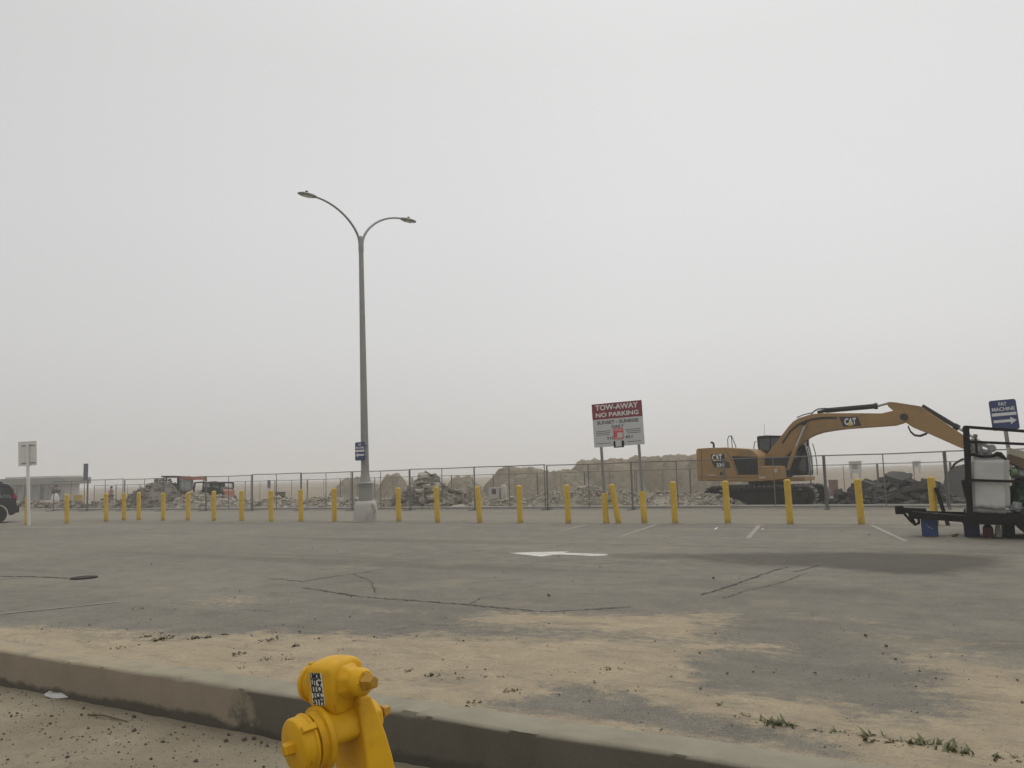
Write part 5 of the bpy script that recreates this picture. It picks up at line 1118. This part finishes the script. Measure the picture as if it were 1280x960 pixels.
def person(px, Y, label, shirt, pose, h=1.72):
    p = site_at(px, Y); e = empty('person', p, pose['rz'], label, 'person')
    V = [(0, 0, .95), (0, 0, 1.15), (0, 0, 1.38), (0, 0, 1.50), (0, -.01, 1.62), (0, -.01, 1.70),
         (.19, 0, 1.40), (-.19, 0, 1.40)] + pose['arms'] + [(.10, 0, .90), (-.10, 0, .90)] + pose['legs']
    E = [(0, 1), (1, 2), (2, 3), (3, 4), (4, 5), (2, 6), (2, 7), (6, 8), (8, 9), (7, 10), (10, 11), (0, 12), (0, 13), (12, 14), (14, 15), (15, 16), (13, 17), (17, 18), (18, 19)]
    Rr_ = [.15, .145, .16, .06, .095, .08, .075, .075, .05, .035, .05, .035, .095, .095, .065, .045, .04, .065, .045, .04]
    k = h/1.78; me = bpy.data.meshes.new('body'); me.from_pydata([tuple(Vector(v)*k) for v in V], E, [])
    o = bpy.data.objects.new('body', me); col.objects.link(o); o.parent = e
    sk = o.modifiers.new('Skin', 'SKIN'); o.modifiers.new('Sub', 'SUBSURF').render_levels = 1; o.modifiers['Sub'].levels = 1
    for i, r in enumerate(Rr_): me.skin_vertices[0].data[i].radius = (r*k, r*k*.85)
    me.skin_vertices[0].data[0].use_root = True; me.materials.append(M['skin'])
    def shell(name, ids, edges, mat, grow=1.14):
        m2 = bpy.data.meshes.new(name); mp = {a: i for i, a in enumerate(ids)}
        m2.from_pydata([tuple(Vector(V[a])*k) for a in ids], [(mp[a], mp[b]) for a, b in edges], []); q = bpy.data.objects.new(name, m2); col.objects.link(q); q.parent = e
        q.modifiers.new('Skin', 'SKIN'); s_ = q.modifiers.new('Sub', 'SUBSURF'); s_.levels = s_.render_levels = 1
        for i, a in enumerate(ids): m2.skin_vertices[0].data[i].radius = (Rr_[a]*k*grow, Rr_[a]*k*grow*.9)
        m2.skin_vertices[0].data[0].use_root = True; m2.materials.append(mat)
    shell('jacket', [0, 1, 2, 6, 7, 8, 10], [(0, 1), (1, 2), (2, 6), (2, 7), (6, 8), (7, 10)], shirt)
    shell('trousers', [0, 12, 13, 14, 15, 17, 18], [(0, 12), (0, 13), (12, 14), (14, 15), (13, 17), (17, 18)], M['pants'])
    m = MB(); m.lathe([(.03, 1.80*k), (.075, 1.785*k), (.105, 1.73*k), (.105, 1.67*k), (.09, 1.62*k)], 14); m.build('hair', M['hair'], e, smooth=60, loc=(0, .02, 0))
    m = MB()
    for sx in (-1, 1): m.box((sx*.035, -.105*k, 1.675*k), (.02, .015, .012))
    m.box((0, -.112*k, 1.645*k), (.022, .03, .03)); m.box((0, -.10*k, 1.605*k), (.045, .012, .008)); m.build('face', M['hair'], e)
    for j, (hx, hy, hz) in enumerate((pose['arms'][1], pose['arms'][3])):
        m = MB(); c = Vector((hx, hy, hz))*k; m.box(c+Vector((0, 0, -.03)), (.075, .03, .085))
        for f in range(4): m.tube([c+Vector((-.028+.019*f, 0, -.07)), c+Vector((-.03+.02*f, -.012, -.115+.006*abs(f-1.5))), c+Vector((-.03+.02*f, -.03, -.145+.008*abs(f-1.5)))], [.010, .009, .007], 5)
        m.tube([c+Vector((.035, 0, -.02)), c+Vector((.06, -.02, -.06)), c+Vector((.055, -.035, -.09))], [.011, .010, .008], 5); m.build('hand', M['skin'], e, smooth=60)
    for a in (16, 19):
        m = MB(); q = Vector(V[a])*k; m.loft([[(q.x+w*math.cos(t), q.y+yy_, max(0, .05+hh*math.sin(t))) for t in np.linspace(0, 2*math.pi, 10, endpoint=False)] for yy_, w, hh in ((.10, .03, .03), (.07, .045, .06), (-.05, .05, .055), (-.15, .045, .04), (-.19, .02, .02))]); m.build('shoe', M['black'], e, smooth=60)
    return e, p
walk = dict(rz=rad(20), arms=[(.26, .05, 1.15), (.22, -.08, .92), (-.27, .02, 1.15), (-.24, -.16, .95)], legs=[(.11, -.14, .5), (.11, -.10, .10), (.11, -.12, .06), (-.11, .08, .5), (-.11, .24, .14), (-.11, .22, .08)])
e, p = person(70.5, 62, 'person in a dark jacket walking with a white sack beyond the fence', M['shirtd'], walk, 1.75)
lump_p = p+Vector((.18, -.45, .75))
bm = bmesh.new(); bmesh.ops.create_icosphere(bm, subdivisions=3, radius=.30)
for v in bm.verts: v.co = Vector((v.co.x*1.0, v.co.y*.6, v.co.z*1.15))*(1+.3*mnoise.fractal(v.co*4, 1, 2, 3))
me = bpy.data.meshes.new('white_sack'); bm.to_mesh(me); bm.free(); me.materials.append(M['white']); o = bpy.data.objects.new('white_sack', me); col.objects.link(o); o.location = lump_p; o.rotation_euler = (0, .5, 0)
tag(o, 'white sack carried by the person in the dark jacket', 'sack')
work = dict(rz=rad(-30), arms=[(.34, -.05, 1.28), (.40, -.18, 1.48), (-.28, -.04, 1.15), (-.20, -.22, 1.05)], legs=[(.13, -.16, .52), (.18, -.02, .12), (.18, -.04, .06), (-.11, .02, .5), (-.16, .10, .1), (-.16, .08, .06)])
e, p = person(139, 74, 'worker in an orange vest raising one arm beyond the fence', M['shirto'], work, 1.75)
# ---------------------------------------------------------------- containers, huts and the far building
def site_px(px, py, zg=-.36): return G(px, py, zg)
p = site_at(98, 60); e = empty('trash_barrel', p, 0, 'yellow and tan rubbish barrel beyond the fence near the tall blue sign', 'barrel'); m = MB(); m.lathe([(.24, 0), (.26, .02), (.29, .75), (.30, .78)], 18); m.build('drum', M['drum'], e, smooth=40); m = MB(); m.lathe([(.305, .55), (.31, .95), (.29, .97), (.29, .6)], 18); m.build('liner', M['trash'], e, smooth=40)
p = site_at(350.5, 47); e = empty('trash_barrel', p, 0, 'plain brown rubbish barrel standing on the sand left of the lamp post', 'barrel'); m = MB(); m.lathe([(.22, 0), (.24, .02), (.27, .4), (.28, .85), (.30, .87), (.30, .9), (.26, .9), (.25, .5)], 18); m.build('drum', M['drum'], e, smooth=40); m = MB(); m.lathe([(.285, .6), (.288, .63), (.285, .66)], 18); m.lathe([(.275, .3), (.278, .33), (.275, .36)], 18); m.build('hoop', M['rust'], e)
p = site_at(1042, 50); e = empty('trash_barrel', p, 0, 'reddish brown square bin on the open sand right of the excavator', 'barrel'); m = MB(); m.box((0, 0, .45), (.42, .42, .9)); m.build('drum', simple('red_brown', (.17, .10, .075), .8, var=.15), e, bevel=.03); m = MB(); m.box((0, 0, .93), (.46, .46, .06)); m.build('lid', M['drum'], e, bevel=.02)
p = site_at(622, 47); F = Frame(p, rad(-20)); e = empty('utility_box', p, rad(-20), 'grey concrete drinking fountain block with dark panel beyond the fence', 'fountain')
m = MB(); m.box((-.15, 0, .5), (.62, .5, 1.0)); m.build('block', M['concrete'], e, bevel=.02); m = MB(); m.box((-.13, -.255, .78), (.26, .02, .3)); m.build('panel', M['ink'], e); m = MB(); m.lathe([(.2, 0), (.2, .95), (.17, 1.08), (.1, 1.16), (.02, 1.18)], 16, Matrix.Translation((.36, 0, 0))); m.build('column', M['concrete'], e, smooth=50)
p = site_at(509, 40); e = empty('plastic_tub', p, rad(10), 'pale blue plastic tub standing beside the tall slab heap', 'tub'); m = MB(); m.loft([sq(.17, .15, 0), sq(.2, .18, .62), sq(.19, .17, .62), sq(.16, .14, .1)]); m.build('body', simple('pale_blue', (.20, .25, .38), .6, var=.1), e, smooth=40); m = MB(); m.loft([sq(.215, .195, .6), sq(.215, .195, .66), sq(.2, .18, .67)]); m.build('lid', M['white'], e, smooth=40)
def hut(px, Y, w, h, z0, label, name='lifeguard_tower'):
    p = site_at(px, Y, -.38); e = empty(name, p, rad(-15), label, 'hut')
    m = MB(); m.box((0, 0, z0+h/2), (w, w*.9, h)); m.build('cabin', M['build'], e); m = MB(); m.prism([(-w*.62, z0+h), (w*.62, z0+h), (w*.5, z0+h+.18), (-w*.5, z0+h+.18)], -w*.55, w*.55); m.build('roof', M['build'], e)
    for sx in (-1, 1):
        for sy in (-1, 1): m = MB(); m.bar((sx*w*.4, sy*w*.35, 0), (sx*w*.36, sy*w*.32, z0), .1, .1); m.build('leg', M['build'], e)
    m = MB(); m.box((-w*.75, 0, z0+.05), (w*.5, w*.8, .06)); m.bar((-w*.98, 0, z0), (-w*1.5, 0, 0), .5, .05); m.build('ramp', M['build'], e); m = MB(); m.box((-w*.1, -w*.455, z0+h*.6), (w*.5, .02, h*.45)); m.build('window', M['roof'], e)
hut(1071, 105, 1.3, 1.35, .75, 'pale lifeguard hut on legs fading in the haze right of the excavator'); 
hut(1148, 150, 1.2, 1.2, .8, 'faint far lifeguard hut on the horizon behind the dark heap')
def building():
    Y = 118; F = Frame(site_at(60, Y, -.38), rad(-4)); e = empty('beach_building', F.o, rad(-4), 'long flat roofed beach building fading in the haze behind the signpost', 'building')
    x0, x1 = F.L(0, 600, 0)[0], F.L(114, 600, 5.6)[0]; zt_, zb = F.L(60, 597.2, 0)[1], F.L(60, 605.5, 0)[1]; xi = F.L(92, 600, 3)[0]
    m = MB(); m.box(((x0+x1)/2, 2.4, (zt_+zb)/2), (x1-x0, 6.4, zt_-zb)); m.build('roof', M['roof'], e, bevel=.05)
    m = MB(); m.box(((x0+x1)/2, 2.4, zt_+.12), (x1-x0-2, 5.4, .24)); m.build('roof_deck', M['build'], e)
    m = MB(); m.box(((x0+xi)/2+.3, 3.0, zb/2), (xi-x0-1.2, 4, zb)); wl = m.build('wall', M['build'], e)
    for x in np.linspace(x0+.4, x1-.4, 9): m = MB(); m.box((x, -.5, zb/2), (.22, .22, zb)); m.build('post', M['roof'], e)
    for x in np.linspace(x0+1.6, xi-1.6, 4): m = MB(); m.box((x, .98, zb*.42), (.9, .06, zb*.8)); m.build('door', M['roof'], e)
building()

# ---------------------------------------------------------------- haze, sky, sun, camera
m = MB(); m.box((0, 60, 4.7), (1560, 1560, 12.9)); hz = m.build('haze', None); tag(hz, kind='stuff')
mt = bpy.data.materials.new('haze_air'); mt.use_nodes = True; N = mt.node_tree.nodes; N.clear(); out = N.new('ShaderNodeOutputMaterial'); pv = N.new('ShaderNodeVolumePrincipled')
pv.inputs['Density'].default_value = HAZE = .0017; pv.inputs['Color'].default_value = (.97, .965, .955, 1); pv.inputs['Anisotropy'].default_value = .25
mt.node_tree.links.new(pv.outputs[0], out.inputs['Volume']); hz.data.materials.append(mt)

w = bpy.data.worlds.new('World'); sc.world = w; w.use_nodes = True; N, Lk = w.node_tree.nodes, w.node_tree.links; bg = N['Background']
sun_el, sun_az = rad(58), rad(28)            # azimuth measured from +Y towards +X
sky = N.new('ShaderNodeTexSky'); sky.sky_type = 'NISHITA'; sky.sun_disc = False; sky.sun_elevation = sun_el; sky.sun_rotation = sun_az; sky.dust_density = 4; sky.air_density = 1.5
hs_ = N.new('ShaderNodeHueSaturation'); hs_.inputs['Saturation'].default_value = .04; hs_.inputs['Value'].default_value = .6; Lk.new(sky.outputs[0], hs_.inputs['Color'])
tc = N.new('ShaderNodeTexCoord'); sx = N.new('ShaderNodeSeparateXYZ'); Lk.new(tc.outputs['Generated'], sx.inputs[0])
rp = N.new('ShaderNodeValToRGB'); Lk.new(sx.outputs[2], rp.inputs[0]); els = rp.color_ramp.elements
stops = [(0.0, (.62, .60, .58)), (.06, (.665, .653, .638)), (.16, (.735, .732, .728)), (.3, (.765, .766, .77)), (.46, (.76, .758, .756)), (1.0, (.98, .99, .99))]
els[0].position, els[0].color = stops[0][0], (*stops[0][1], 1); els[1].position, els[1].color = stops[-1][0], (*stops[-1][1], 1)
for p_, c_ in stops[1:-1]: e_ = els.new(p_); e_.color = (*c_, 1)
# broad soft unevenness of the cloud layer, darker and warmer towards the west
nz = N.new('ShaderNodeTexNoise'); nz.inputs['Scale'].default_value = 1.3; nz.inputs['Detail'].default_value = 2; Lk.new(tc.outputs['Generated'], nz.inputs['Vector'])
side = mrange(N, Lk, sx.outputs[0], -.62, .15, .86, 1.0); cl = mrange(N, Lk, nz.outputs['Fac'], .3, .7, .975, 1.025)
sc1 = math_(N, Lk, 'MULTIPLY', math_(N, Lk, 'MULTIPLY', side, cl), 10.0)
vm = N.new('ShaderNodeVectorMath'); vm.operation = 'SCALE'; Lk.new(rp.outputs[0], vm.inputs[0]); Lk.new(sc1, vm.inputs['Scale'])
Lk.new(mixc(N, Lk, .92, hs_.outputs[0], vm.outputs[0]), bg.inputs['Color']); bg.inputs['Strength'].default_value = .1
sd = bpy.data.lights.new('sun', 'SUN'); sd.energy = .8; sd.angle = rad(50); sd.color = (1, .96, .9); so = bpy.data.objects.new('sun', sd); col.objects.link(so)
dv = Vector((math.sin(sun_az)*math.cos(sun_el), math.cos(sun_az)*math.cos(sun_el), math.sin(sun_el))); so.rotation_euler = dv.to_track_quat('Z', 'Y').to_euler(); so.location = (0, 0, 30)

cd = bpy.data.cameras.new('camera'); cam = bpy.data.objects.new('camera', cd); col.objects.link(cam); sc.camera = cam
cd.sensor_width = 36; cd.lens = 36*FPX/1280; cd.clip_end = 5000; cd.clip_start = .05
cam.matrix_world = Matrix(((RR[0], UU[0], -FF[0], 0), (RR[1], UU[1], -FF[1], 0), (RR[2], UU[2], -FF[2], CAMH), (0, 0, 0, 1)))
sc.render.resolution_x, sc.render.resolution_y = 1024, 768
sc.view_settings.view_transform = 'Standard'; sc.view_settings.look = 'None'; sc.view_settings.exposure = 0; sc.view_settings.gamma = 1
sc.render.engine = 'CYCLES'; sc.cycles.use_denoising = True; sc.cycles.volume_bounces = 2; sc.cycles.max_bounces = 6; sc.cycles.use_fast_gi = False
sc.render.filter_size = 1.5
